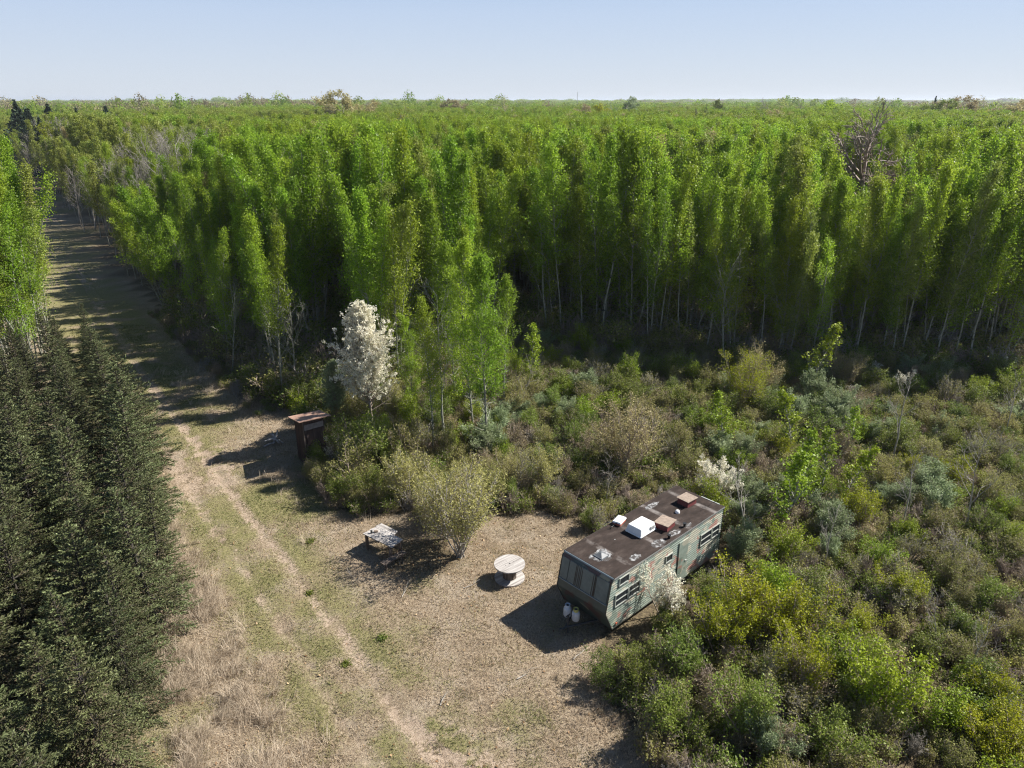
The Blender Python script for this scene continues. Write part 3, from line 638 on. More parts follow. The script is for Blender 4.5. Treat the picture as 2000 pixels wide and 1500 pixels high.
for s_ in (-1, 1):
    for x_ in (-1.75, -.95):
        wb = MB(); Mx = Matrix.Translation((x_, s_*1.02, .33)) @ Matrix.Rotation(PI/2, 4, 'X')
        wb.lathe([(.20,-.09),(.31,-.09),(.335,-.05),(.335,.05),(.31,.09),(.20,.09)], 24, M=Mx); wh = wb.build('wheel', M['rubber'], tr)
        wb = MB(); wb.lathe([(.19,-.07),(.21,-.02),(.21,.02),(.19,.07)], 20, M=Mx); wb.build('rim', M['trim_white'], wh)
b = MB()
for s_ in (-1, 1): b.box(-3.4, 3.4, s_*.7-.04, s_*.7+.04, .16, .28)
b.tube([(3.3, -.66, .36), (4.75, 0, .36)], .045, 8); b.tube([(3.3, .66, .36), (4.75, 0, .36)], .045, 8); b.tube([(4.7, 0, .36), (5.0, 0, .36)], .04, 8)
b.lathe([(.05, 0), (.06, .06), (.05, .1)], 12, (4.98, 0, .34))
b.build('tow_frame', M['steel'], tr)
b = MB(); b.tube([(4.6, 0, .0), (4.6, 0, .85)], .035, 10); b.lathe([(.10, 0), (.10, .02)], 14, (4.6, 0, -.0)); b.box(4.5, 4.72, -.012, .012, .82, .86); b.build('jack', M['steel'], tr)
# air conditioner
b = MB(); cxa, cya = .35, -.06
b.frustum(cxa-.52, cxa+.52, yy(cya)-.40, yy(cya)+.40, 2.62, 2.70, -.0); b.frustum(cxa-.50, cxa+.50, yy(cya)-.38, yy(cya)+.38, 2.70, 2.97, .06)
ac = b.build('air_conditioner', M['white_plastic'], tr, .05, seg=4)
b = MB(); l_, h_ = sorted((yy(cya+.34), yy(cya+.385))); b.box(cxa-.38, cxa-.12, l_, h_, 2.74, 2.88); b.build('grille', plain('grille', (.35,.36,.36), .5), ac)
# wooden-lidded vent boxes
for (x_, y_, sx, sy, h_, rz) in ((-.60, .42, .36, .32, .24, .12), (-2.78, -.02, .34, .31, .26, -.05)):
    Mx = Matrix.Translation((x_, yy(y_), 2.616)) @ Matrix.Rotation(rz, 4, 'Z')
    b = MB(); b.frustum(-sx*.9, sx*.9, -sy*.9, sy*.9, 0, h_, .03, M=Mx); vb = b.build('vent_box', M['red_paint'], tr)
    b = MB(); b.box(-sx, sx, -sy, -.004, h_, h_+.022, M=Mx); b.box(-sx, sx, .004, sy, h_, h_+.026, M=Mx); b.build('lid', M['ply'], vb)
b = MB(); b.lathe([(.10, 0), (.10, .06), (.07, .11), (.0, .125)], 16, (-1.84, yy(.16), 2.616), cap=False); b.build('vent_cap', M['white_plastic'], tr)
b = MB(); b.lathe([(.05, 0), (.05, .14), (.08, .14), (.08, .17)], 12, (-1.15, yy(.98), 2.616)); b.build('vent_pipe', M['black_plastic'], tr)
b = MB(); b.lathe([(.05, 0), (.05, .14), (.08, .14), (.08, .17)], 12, (.0, yy(1.05), 2.616)); b.build('vent_pipe', M['black_plastic'], tr)
b = MB(); b.frustum(2.85-.22, 2.85+.22, -.22, .22, 2.616, 2.66, .01); b.frustum(2.85-.19, 2.85+.19, -.19, .19, 2.66, 2.76, .17); b.build('skylight', plain('skylight', (.12,.13,.14), .55), tr)
b = MB(); Mx = Matrix.Translation((.52, yy(-1.02), 2.616)) @ Matrix.Rotation(.25, 4, 'Z')
b.box(-.26, .26, -.17, .17, 0, .10, M=Mx); vb = b.build('roof_hatch', plain('hatch_red', (.45,.12,.08), .6), tr)
b = MB(); b.frustum(-.30, .30, -.20, .20, .10, .17, .03, M=Mx); b.build('lid', M['white_plastic'], vb, .02)
b = MB(); q = random.Random(3)
for i in range(7):
    p0 = Vector((.9+q.uniform(-.25, .25), yy(-1.15+q.uniform(-.12, .12)), 2.63)); b.tube([p0, p0+Vector((q.uniform(-.3,.3), q.uniform(-.2,.2), q.uniform(.02,.14))), p0+Vector((q.uniform(-.3,.3), q.uniform(-.2,.2), q.uniform(.0,.2)))], .015, 5)
b.build('antenna_arm', M['black_plastic'], tr)

def local(x, y, z=0):   # trailer-local -> world
    c, s = math.cos(TR), math.sin(TR); return (CX+c*x-s*yy(y), CY+s*x+c*yy(y), z)
for i, (x_, y_, lab) in enumerate(((4.27, -.34, 'white propane tank with plain white collar on the trailer tongue'), (4.22, .04, 'white propane tank with yellow valve ring on the trailer tongue'))):
    wx, wy, _ = local(x_, y_); t = tag(empty('propane_tank', (wx, wy, .40+gz(CX, CY)), 0), lab, 'gas tank', 'propane tanks on the trailer tongue')
    b = MB(); b.lathe([(.09,0),(.11,.02),(.11,.03)], 20); b.lathe([(.08,.03),(.135,.05),(.155,.11),(.155,.34),(.14,.41),(.09,.45),(.03,.465)], 24); b.build('body', M['tank'], t)
    b = MB(); b.lathe([(.10,.44),(.105,.56),(.098,.56),(.093,.45)], 20, cap=False); b.build('collar', M['tank'] if i == 0 else plain('valve_ring', (.5,.45,.12), .5), t)
    b = MB(); b.lathe([(.02,.46),(.02,.52),(.045,.52),(.045,.545)], 12); b.build('valve', M['steel'], t)

# ------------------------------------------------------------------ wood helper material
def woodmat(name, c0, c1, c2, axis=0, s=14):
    m, n, l, b = mat(name); tc = n.new('ShaderNodeTexCoord'); mp = n.new('ShaderNodeMapping'); sc3 = [s, s, s]; sc3[axis] = s*.06; mp.inputs['Scale'].default_value = sc3
    l.new(tc.outputs['Object'], mp.inputs[0]); t = n.new('ShaderNodeTexNoise'); t.inputs['Scale'].default_value = 1; t.inputs['Detail'].default_value = 7; t.inputs['Roughness'].default_value = .6; l.new(mp.outputs[0], t.inputs['Vector'])
    r = ramp(n, [(.3, c0), (.5, c1), (.68, c2)]); l.new(t.outputs['Fac'], r.inputs[0]); l.new(r.outputs[0], b.inputs['Base Color']); b.inputs['Roughness'].default_value = .85
    bp = n.new('ShaderNodeBump'); bp.inputs['Strength'].default_value = .3; bp.inputs['Distance'].default_value = .01; l.new(t.outputs['Fac'], bp.inputs['Height']); l.new(bp.outputs[0], b.inputs['Normal'])
    return m
M['old_wood'] = woodmat('old_wood', (.14,.125,.115), (.36,.335,.315), (.52,.49,.465), 0, 9)
M['old_woody'] = woodmat('old_woody', (.14,.125,.115), (.36,.335,.315), (.52,.49,.465), 1, 9)
M['dark_wood'] = woodmat('dark_wood', (.05,.04,.035), (.12,.09,.07), (.22,.18,.15), 2, 14)
M['shed_wood'] = woodmat('shed_wood', (.030,.018,.016), (.060,.036,.030), (.11,.075,.06), 2, 10)
M['shed_roof'] = woodmat('shed_roof', (.22,.125,.09), (.36,.22,.165), (.44,.30,.23), 0, 7)
# cable spool used as a table
x_, y_ = -.10, 25.19
sp = tag(empty('cable_spool', (x_, y_, gz(x_, y_)), R(40)), 'big wooden cable spool stood on end as a round table beside the trailer', 'cable spool')
def disc_planks(z0, z1, Rr, name):
    b = MB(); n_ = 7; wd = 2*Rr/n_
    for i in range(n_):
        y0 = -Rr+i*wd+.004; y1 = -Rr+(i+1)*wd-.004; up = []; dn = []
        pts = []
        ks = np.linspace(y0, y1, 7)
        right = [(math.sqrt(max(Rr*Rr-k_*k_, 0)), k_) for k_ in ks]; left = [(-a_, k_) for a_, k_ in reversed(right)]
        ring = right+left; m_ = len(ring)
        vs = [(a_, k_, z0) for a_, k_ in ring]+[(a_, k_, z1+.002*(i % 2)) for a_, k_ in ring]
        b.add(vs, [tuple(reversed(range(m_))), tuple(range(m_, 2*m_))]+[(j, (j+1) % m_, m_+(j+1) % m_, m_+j) for j in range(m_)])
    return b.build(name, M['old_wood'], sp)
tp_ = disc_planks(.69, .745, .645, 'top_flange'); disc_planks(.03, .085, .63, 'base_flange')
b = MB()
for k_ in range(14):
    a = 2*PI*k_/14; b.box(-.05, .05, -.012, .012, .085, .69, M=Matrix.Rotation(a, 4, 'Z') @ Matrix.Translation((0, .27, 0)))
b.lathe([(.255, .086), (.255, .689)], 20); b.build('drum', M['dark_wood'], sp)
for q_ in ((0,0,.035),(.22,.0,.014),(-.22,.0,.014),(.0,.22,.014),(.0,-.22,.014)):
    b = MB(); b.lathe([(q_[2],.742),(q_[2],.752)], 12, (q_[0], q_[1], 0)); b.build('bolt', M['steel'], tp_)
# broken picnic table
tb = tag(empty('picnic_table', (-6.58, 27.32, gz(-6.58, 27.32)), math.atan2(-.61, .79)), 'weathered grey picnic table with a stepped broken top beside the grassy track', 'table'); tb.scale = (1.08, 1.08, 1.08)
b = MB()
for (u0, u1, v0, v1, dz) in ((0,.86,.0,.17,.002), (.02,1.62,.178,.35,0), (0,1.64,.358,.53,.003), (.03,1.60,.538,.70,0), (.0,1.05,.708,.86,.002), (.02,1.02,.868,1.0,0), (.86+.01,1.66,.03,.17,.0)):
    b.box(u0, u1, v0, v1, .705+dz, .745+dz)
b.build('tabletop', M['old_wood'], tb, .004)
b = MB()
for u in (.12, .85, 1.45): b.box(u-.03, u+.03, .03, .95 if u < 1 else .68, .62, .704)
b.build('cross_beam', M['dark_wood'], tb)
for u, v in ((.10,.10),(.10,.86),(.95,.88),(1.50,.10),(1.50,.62)):
    b = MB(); b.box(u-.05, u+.05, v-.05, v+.05, -.05, .62); b.build('leg', M['dark_wood'], tb)
b = MB(); b.box(1.62, 1.90, -.52, .62, .30, .345, M=Matrix.Rotation(-.03, 4, 'Z')); b.box(1.70, 1.78, -.42, -.34, -.05, .299); b.box(1.70, 1.78, .40, .48, -.05, .299); b.build('bench', M['dark_wood'], tb)
c_ = tag(MB().lathe([(.04,0),(.05,.13)], 14).build('jar', M['steel'], None), 'small dark jar standing on the near corner of the picnic table', 'jar'); c_.location = (-6.20, 27.35, gz(-6.58,27.32)+.81)
c_ = tag(MB().box(-.09,.09,-.06,.06,0,.07).box(-.07,.07,-.045,.045,.07,.085).build('metal_box', plain('box_brown', (.22,.17,.13), .5), None, .008), 'small brown box lying beside the jar on the picnic table', 'box'); c_.location = (-6.02, 27.42, gz(-6.58,27.32)+.81); c_.rotation_euler = (0,0,.3)
# outhouse
oh = tag(empty('outhouse', (-11.06, 35.96, gz(-10.9, 35.9)), R(36)), 'narrow dark brown wooden outhouse with a slanted reddish plywood roof beside the track', 'outhouse'); oh.scale = (1.0, 1.0, 1.1)
b = MB(); hw, hd = .60, .62
b.add([(-hw,-hd,-.1),(hw,-hd,-.1),(hw,hd,-.1),(-hw,hd,-.1),(-hw,-hd,2.42),(hw,-hd,2.42),(hw,hd,2.20),(-hw,hd,2.20)], [(3,2,1,0),(4,5,6,7),(0,1,5,4),(1,2,6,5),(2,3,7,6),(3,0,4,7)])
for k_ in range(8):
    xx = -hw+.02+k_*.165; b.box(xx, xx+.02, hd, hd+.012, 0, 2.1); b.box(-hw-.012, -hw, -hd+.02+k_*.165, -hd+.04+k_*.165, 0, 2.15)
b.build('wall', M['shed_wood'], oh)
b = MB(); b.add([(-.86,-.92,2.54),(.92,-.92,2.50),(.92,.84,2.22),(-.86,.84,2.26),(-.86,-.92,2.58),(.92,-.92,2.54),(.92,.84,2.26),(-.86,.84,2.30)], [(3,2,1,0),(4,5,6,7),(0,1,5,4),(1,2,6,5),(2,3,7,6),(3,0,4,7)]); b.build('roof', M['shed_roof'], oh)
b = MB(); b.box(-.42,.50,-hd-.035,-hd-.003,.06,1.92); dr = b.build('door', M['shed_wood'], oh, .006)
b = MB(); b.box(.36,.40,-hd-.06,-hd-.036,.95,1.1); b.build('handle', M['steel'], dr)
b = MB(); b.box(-.50,.58,-hd-.04,-hd-.004,1.96,2.24, M=Matrix.Rotation(-.02, 4, 'Y')); b.build('header_board', plain('grey_board', (.22,.19,.18), .8, .3, 5), oh)
b = MB(); b.box(-.585,-.53,-hd-.045,-hd-.003,.0,2.38); b.build('corner_post', M['dark_wood'], oh)
# weathered stump with roots
sx_, sy_ = P(538, 866); st_ = Plant(900); g = st_.g
for i in range(14):
    az = g.uniform(0, 2*PI); el = R(g.uniform(-15, 65)); d = np.array([math.cos(az)*math.cos(el), math.sin(az)*math.cos(el), math.sin(el)]); pp, _ = st_.path((0,0,.3), d, g.uniform(.35,.75), 4, .25, -.2); st_.tube(pp, np.linspace(.10,.02,5), 6)
me = st_.wood('uprooted_stump'); o = link_mesh('uprooted_stump', me, [M['old_wood']]); o.location = (sx_, sy_, gz(sx_, sy_)); tag(o, 'bleached uprooted stump lying in dry grass left of the outhouse', 'stump')
lx_, ly_ = P(524, 872); b = MB(); b.tube([(-.3,0,.07),(.1,.05,.09),(.5,.0,.08)], [.06,.055,.05], 8); o = b.build('pale_log', M['old_wood'], None, loc=(lx_, ly_, gz(lx_, ly_))); o.rotation_euler = (0,0,.9); tag(o, 'short pale log on the grass below the bleached stump', 'log')
# ------------------------------------------------------------------ geometry-node scatter used for the uncountable masses only
def joined(name, wood, crown, mw, mc):
    def arr(me):
        v = np.empty(len(me.vertices)*3, np.float32); me.vertices.foreach_get('co', v); q = np.empty(len(me.loops), np.int32); me.loops.foreach_get('vertex_index', q)
        return v.reshape(-1, 3), q.reshape(-1, 4)
    v0, q0 = arr(wood)
    if crown is None: me = quads_mesh(name, v0, q0, dict(rnd=np.zeros(len(v0))), smooth=True); me.materials.append(M[mw]); return me
    v1, q1 = arr(crown); r = np.empty(len(v1), np.float32); crown.attributes['rnd'].data.foreach_get('value', r)
    me = quads_mesh(name, np.concatenate([v0, v1]), np.concatenate([q0, q1+len(v0)]), dict(rnd=np.concatenate([np.zeros(len(v0)), r])), np.concatenate([np.zeros(len(q0)), np.ones(len(q1))]))
    me.materials.append(M[mw]); me.materials.append(M[mc]); return me
def scatter(name, pts, idx, scl, rot, meshes, label, cat):
    pc = bpy.data.collections.new(name+'_kinds')
    for i, me in enumerate(meshes):
        o = bpy.data.objects.new('%s_%02d' % (name, i), me); pc.objects.link(o)
    me = bpy.data.meshes.new(name); n = len(pts)
    me.vertices.add(n); me.vertices.foreach_set('co', np.ascontiguousarray(pts, np.float32).ravel())
    a = me.attributes.new('idx', 'INT', 'POINT'); a.data.foreach_set('value', np.asarray(idx, np.int32))
    a = me.attributes.new('scl', 'FLOAT_VECTOR', 'POINT'); a.data.foreach_set('vector', np.ascontiguousarray(scl, np.float32).ravel())
    a = me.attributes.new('rot', 'FLOAT_VECTOR', 'POINT'); a.data.foreach_set('vector', np.ascontiguousarray(rot, np.float32).ravel())
    o = bpy.data.objects.new(name, me); col.objects.link(o)
    ng = bpy.data.node_groups.new(name, 'GeometryNodeTree')
    ng.interface.new_socket('Geometry', in_out='INPUT', socket_type='NodeSocketGeometry'); ng.interface.new_socket('Geometry', in_out='OUTPUT', socket_type='NodeSocketGeometry')
    N = ng.nodes; L = ng.links; gi = N.new('NodeGroupInput'); go = N.new('NodeGroupOutput')
    mp = N.new('GeometryNodeMeshToPoints'); ip = N.new('GeometryNodeInstanceOnPoints'); ci = N.new('GeometryNodeCollectionInfo')
    ci.inputs['Collection'].default_value = pc; ci.inputs['Separate Children'].default_value = True; ci.inputs['Reset Children'].default_value = True
    def at(k, t): x = N.new('GeometryNodeInputNamedAttribute'); x.data_type = t; x.inputs['Name'].default_value = k; return x.outputs['Attribute']
    L.new(gi.outputs[0], mp.inputs['Mesh']); L.new(mp.outputs[0], ip.inputs['Points']); L.new(ci.outputs[0], ip.inputs['Instance'])
    ip.inputs['Pick Instance'].default_value = True; L.new(at('idx', 'INT'), ip.inputs['Instance Index']); L.new(at('scl', 'FLOAT_VECTOR'), ip.inputs['Scale'])
    er = N.new('FunctionNodeEulerToRotation'); L.new(at('rot', 'FLOAT_VECTOR'), er.inputs[0]); L.new(er.outputs[0], ip.inputs['Rotation']); L.new(ip.outputs[0], go.inputs[0])
    m = o.modifiers.new('scatter', 'NODES'); m.node_group = ng
    tag(o, label, cat, kind='stuff'); return o
def jgrid(x0, x1, y0, y1, s, g):
    X, Y = np.meshgrid(np.arange(x0, x1, s), np.arange(y0, y1, s), indexing='ij'); X = X.ravel(); Y = Y.ravel()
    return X+g.uniform(-.45, .45, X.size)*s, Y+g.uniform(-.45, .45, X.size)*s
def roadleft(y): return np.interp(y, [p[1] for p in ROADL], [p[0] for p in ROADL])
def infov(x, y, m=4.0, side=.735): return (np.abs(x) < .662*y+4.9+m)
def rot_rand(g, n, t=.05): return np.stack([g.normal(0, t, n), g.normal(0, t, n), g.uniform(0, 2*PI, n)], -1)

LANES = [[(-11.2, 44), (-13.2, 54), (-16.5, 66)], [(-5.6, 48), (-7.2, 58), (-8.2, 68)], [(-1.0, 50), (0.2, 58), (0.4, 64)], [(18, 52), (21, 66)], [(-28, 60), (-33, 74)], [(32, 66), (40.5, 84)]]
LANEW = [1.1, .9, 2.0, .7, .9, 2.6]
def stand(x, y):
    ok = inpoly(x, y, FOREST) | ((x < roadleft(y)-3.0) & (y > 48) & (y < 66)) | ((x < roadleft(y)-11) & (y > 66) & (y < 197)) | ((y > 197) & (y < 455))
    ok &= ~((dist_poly(x, y, FOREST[:8]) < 6) & (fbm(x*.3+77, y*.3+5, 2) < .50))
    for l_, w_ in zip(LANES, LANEW): ok &= dist_poly(x, y, l_) > w_
    return ok
X, Y = jgrid(-60, 66, 42, 110, 1.5, rg)
ok = stand(X, Y) & infov(X, Y, 3) & (fbm(X*.22+3, Y*.22+9, 2) > .29) ; X, Y = X[ok], Y[ok]
# rank by how much of a tree the photo shows: distance to the open edges first
fr = [(x, y) for x, y in FOREST[:6]][::-1] + FOREST[-1:10:-1] if False else None
edge_front = FOREST[10:] + FOREST[:1]; edge_road = FOREST[:6]
dF = np.minimum(dist_poly(X, Y, edge_front), dist_poly(X, Y, edge_road)*1.3 + 2)
dL = np.where(X < roadleft(Y), np.maximum(0, roadleft(Y)-X-1)*1.5+1, 99)
dR = dist_poly(X, Y, edge_road); score = np.hypot(X, Y)*0.45 + np.minimum(dF, dL)*1.0
o_ = np.argsort(score); IND = o_[:270]; REST = o_[262:]
asp_label_cache = {}
front_row = [i for i in IND if dist_poly(X[i:i+1], Y[i:i+1], edge_front)[0] < 1.4]
front_row = sorted(front_row, key=lambda i: X[i]/Y[i]); fr_rank = {i: k for k, i in enumerate(front_row)}
ORD = 'first second third fourth fifth sixth seventh eighth ninth tenth eleventh twelfth thirteenth fourteenth fifteenth sixteenth seventeenth eighteenth nineteenth twentieth'.split()
def ordn(k):
    return ORD[k] if k < 20 else ('twenty-'+ORD[k-20] if k < 29 else ('thirtieth' if k == 29 else 'thirty-'+ORD[min(k-30, 8)]))
for c, i in enumerate(IND):
    x, y = float(X[i]), float(Y[i])
    road = dist_poly(np.array([x]), np.array([y]), edge_road)[0] < 2.2
    left = x < roadleft(y)
    n3 = fbm(np.array([x*.12]), np.array([y*.12+40]), 2)[0]
    if road and rg.random() < .45:
        k_ = int(rg.integers(0, 3)); pr = EDGE_LEAN[k_]; rz = PI+rg.uniform(-.9, .6)
    else: pr = ASP[int(rg.integers(0, 12))]; rz = rg.uniform(0, 2*PI)
    s = rg.uniform(.84, 1.10)*(0.92+0.5*(n3-.3))*(1.0+.14*min(1, float(dF[i])/7))*(.84 if left else 1)*(.74+.26*min(1, float(dR[i])/8)); s = min(s, 1.24); s *= .74+.26*float(sstep(3, 7, dist_poly(np.array([x]), np.array([y]), [(28, 58), (39.5, 82)]))[0])
    mc = 'aspen_leaf' if rg.random() < .8 else ('aspen_dull' if rg.random() < .5 else 'bright_leaf')
    if i in fr_rank: lab = 'slender aspen in the front row of the stand behind the brush, %s from left' % ordn(fr_rank[i])
    elif left: lab = 'leafy aspen in the stand left of the grassy track, beyond the spruces'
    elif road: lab = 'leafy aspen leaning at the right-hand edge of the grassy track'
    elif x < -9: lab = 'leafy green aspen inside the stand between the track and the blossoming tree'
    elif x < 4: lab = 'leafy green aspen inside the middle stand behind the blossoming tree'
    elif x < 20: lab = 'leafy green aspen inside the stand, behind the row facing the trailer'
    else: lab = 'leafy green aspen inside the right part of the stand, behind the wide brush field'
    instance('aspen_tree', pr[0], pr[1], 'aspen_bark', mc, x, y, s*1.0, rz, (rg.normal(0, .035), rg.normal(0, .035)), sz=s*rg.uniform(1.0, 1.12), label=lab, cat='tree', group='aspens of the young forest')
# ---- the rest of the forest: one mass
bar = BAREB
far_lod = [aspen(300+i, H=12.5, cs=[.3,.4,.25,.35][i], Rc=[1.2,1.0,1.3,1.1][i], N=1900, leaf=.17, nl=26, twigs=3, low=0, spread=.25, pe=.85) for i in range(4)]
kinds = [joined('fk', a[0], a[1], 'aspen_bark', 'aspen_leaf') for a in ASP] + [joined('fk', b_[0], None, 'grey_bark', None) for b_ in bar[:2]] \
      + [joined('fk', a[0], a[1], 'aspen_bark', 'far_leaf') for a in far_lod] + [joined('fk', a[0], a[1], 'aspen_bark', 'aspen_dull') for a in far_lod]
kinds += [joined('fk', a[0], a[1], 'aspen_bark', 'bright_leaf') for a in ASP[:4]] + [joined('fk', a[0], a[1], 'grey_bark', 'aspen_dull') for a in ASP[4:8]] + [joined('fk', a[0], a[1], 'twig_bark', 'buff_leaf') for a in ASP[8:10]]
PX = [X[REST]]; PY = [Y[REST]]
for y0, y1, s in ((110, 165, 1.75), (165, 270, 2.25), (270, 460, 3.2)):
    x, y = jgrid(-.78*y1, .78*y1, y0, y1, s, rg); ok = stand(x, y) & infov(x, y, 4); PX.append(x[ok]); PY.append(y[ok])
x, y = jgrid(-85, 85, 60, 110, 1.6, rg); ok = stand(x, y) & infov(x, y, 4) & ((x < -60) | (x > 66)); PX.append(x[ok]); PY.append(y[ok])
px = np.concatenate(PX); py = np.concatenate(PY); n = len(px); r_ = np.hypot(px, py)
nb = fbm(px*.035+9, py*.02+4, 2); nd = fbm(px*.02+30, py*.012+14, 3)
idx = np.where(r_ < 135, rg.integers(0, 12, n), rg.integers(14, 18, n))
idx = np.where((nd > .55) & (r_ > 110), rg.integers(18, 22, n), idx)
ns_ = fbm(px*.11+60, py*.09+33, 2); q5 = rg.random(n)
idx = np.where((ns_ > .60) & (q5 < .75) & (r_ < 150), rg.integers(22, 26, n), idx); idx = np.where((ns_ < .36) & (q5 < .7) & (r_ < 170), rg.integers(26, 30, n), idx); idx = np.where(q5 > .985, rg.integers(30, 32, n), idx)
pb = sstep(.60, .68, nb)*.75*(r_ > 95) + .035; pb = np.maximum(pb, sstep(12, 3, np.hypot((px+112)*.6, (py-172)*.6))*.9)
pb = np.maximum(pb, ((px < -75) & (py > 170) & (py < 215) & (px > -150))*.55)
pb = np.maximum(pb, (sstep(16, 4, np.abs(px+56)) * sstep(40, 10, np.abs(py-205)))*.8)
idx = np.where(rg.random(n) < pb, rg.integers(12, 14, n), idx)
sc_ = rg.uniform(.84, 1.12, n)*(0.96+0.46*fbm(px*.06, py*.06+20, 3))*np.where(px < roadleft(py), .85, 1)*(.66+.34*sstep(1, 10, dist_poly(px, py, FOREST[:8]))); sc_ = np.minimum(sc_, 1.27)*(.74+.26*sstep(3, 7, dist_poly(px, py, [(28, 58), (39.5, 82)]))); scl = np.stack([sc_*rg.uniform(.9, 1.15, n)*(1+.25*sstep(150, 400, r_)), sc_*1.0*(1+.25*sstep(150, 400, r_)), sc_], -1)
hz = hfun(px, py)
scatter('aspen_forest', np.stack([px, py, hz], -1), idx, scl, rot_rand(rg, n, .045), kinds, 'dense young aspen forest stretching away behind the counted front trees', 'forest')

# ---- far woods to the horizon
def lump(seed, H, Rw, N, leaf, conif=False):
    g = np.random.default_rng(seed); u = g.random(N)
    if conif:
        t = u**1.2; rr = Rw*(1-t)*np.sqrt(g.random(N)); z = H*(.08+.92*t)
    else:
        th = np.arccos(1-1.35*u); k_ = g.random(N)**.33; rr = Rw*np.sin(th)*k_; z = H*.52 + H*.48*np.cos(th)*k_
    az = g.random(N)*2*PI; lob = 1+.28*np.sin(az*3+seed)+.15*np.sin(az*7+seed*2); rr = rr*lob
    pos = np.stack([rr*np.cos(az), rr*np.sin(az), z+g.normal(0, leaf*.6, N)], -1)
    tone = .5+.5*np.sin(az*5+z)
    V, Q, r = leaf_quads(g, pos, leaf*g.uniform(.6, 1.4, N), None, 1.2, .5, .9, np.clip(.5*tone+.5*g.random(N), 0, 1))
    T = Plant(seed); T.tube([(0,0,0),(0,0,H*.35),(.2,0,H*.7)], [.25,.2,.08], 5)
    return T.wood('w'), quads_mesh('c', V, Q, dict(rnd=r))
fk = []
for i, (mc, H_, Rw) in enumerate((('far_leaf', 13, 3.6), ('aspen_dull', 13, 4.2), ('far_brown', 14, 4.6), ('far_leaf', 15, 4.4), ('pine_needle', 15, 3.4), ('far_brown', 12, 4.0))):
    a, b_ = lump(400+i, H_, Rw, 620, .62, mc == 'pine_needle'); fk.append(joined('lump', a, b_, 'grey_bark', mc))
fx, fy, fs = [], [], []
r0 = 440.0
while r0 < 5200:
    s = max(5.0, r0*.0125); dth = s/r0; th = np.arange(-.69, .69, dth); th = th+rg.uniform(-.5, .5, len(th))*dth; rr = r0+rg.uniform(-.5, .5, len(th))*s
    fx.append(rr*np.sin(th)); fy.append(rr*np.cos(th)); fs.append(np.full(len(th), s)); r0 += s*.95
fx = np.concatenate(fx); fy = np.concatenate(fy); fs = np.concatenate(fs); n = len(fx)
q1 = fbm(fx/160, fy/240, 3); q2 = fbm(fx/90+50, fy/140+5, 3)
idx = np.where(q1 > .55, rg.choice([2, 5, 1], n), rg.choice([0, 3, 0, 1], n)); leftish = (fx/fy < -.35)
idx = np.where(leftish & (rg.random(n) < .45), rg.choice([2, 5, 1], n), idx)
idx = np.where((q2 > .66) | (rg.random(n) < .012), 4, idx)
sw = fs/6.2*rg.uniform(.8, 1.3, n); sh = rg.uniform(.7, 1.2, n)*(.7+.6*fbm(fx/140, fy/140, 2))*np.where(rg.random(n) < .03, 1.35, 1); sh = np.where(idx == 4, np.minimum(sh, .85), sh)
scatter('distant_woods', np.stack([fx, fy, hfun(fx, fy)], -1), idx, np.stack([sw, sw, sh], -1), rot_rand(rg, n, .02), fk, 'distant mixed woods running out to the horizon', 'forest')

# ---- single trees standing above the canopy
def zmax(pr):
    z = []
    for me in pr:
        if me is None: continue
        v = np.empty(len(me.vertices)*3, np.float32); me.vertices.foreach_get('co', v); z.append(np.percentile(v[2::3], 99.7))
    return float(max(z))
def far_at(u, vtop, D):
    """world x and tree height for a tree at forward distance D whose top shows at (u, vtop)"""
    x = (u-1000)/F_; b = (vtop-750)/F_; y = CT-b*ST; z = -(ST+b*CT); k = D/y; X_ = x*k
    return X_, CAMH + z*k - gz(X_, D)
OAKB = treeg(500, 10, [dict(OAK[0], k=7, ch=13), dict(OAK[1], len=.6, ang=50), OAK[2], dict(OAK[3], anch=3)], 900, .16, .15, .22)
OAKD = treeg(502, 10, [dict(OAK[0], k=7, ch=20, wig=.03), dict(OAK[1], len=.55, ang=46, ch=9, wig=.1, rr=.5), dict(OAK[2], ch=7, rr=.6, mn=.02), dict(OAK[3], anch=1, mn=.016)], 0, 0, 0, .34)
ROUND = treeg(503, 10, [dict(OAK[0], k=7, ch=15), dict(OAK[1], len=.55, ang=55), dict(OAK[2], ch=6), OAK[3]], 6500, .20, .22, .22)
PINE = lump(510, 10, 3.6, 2400, .36, True)
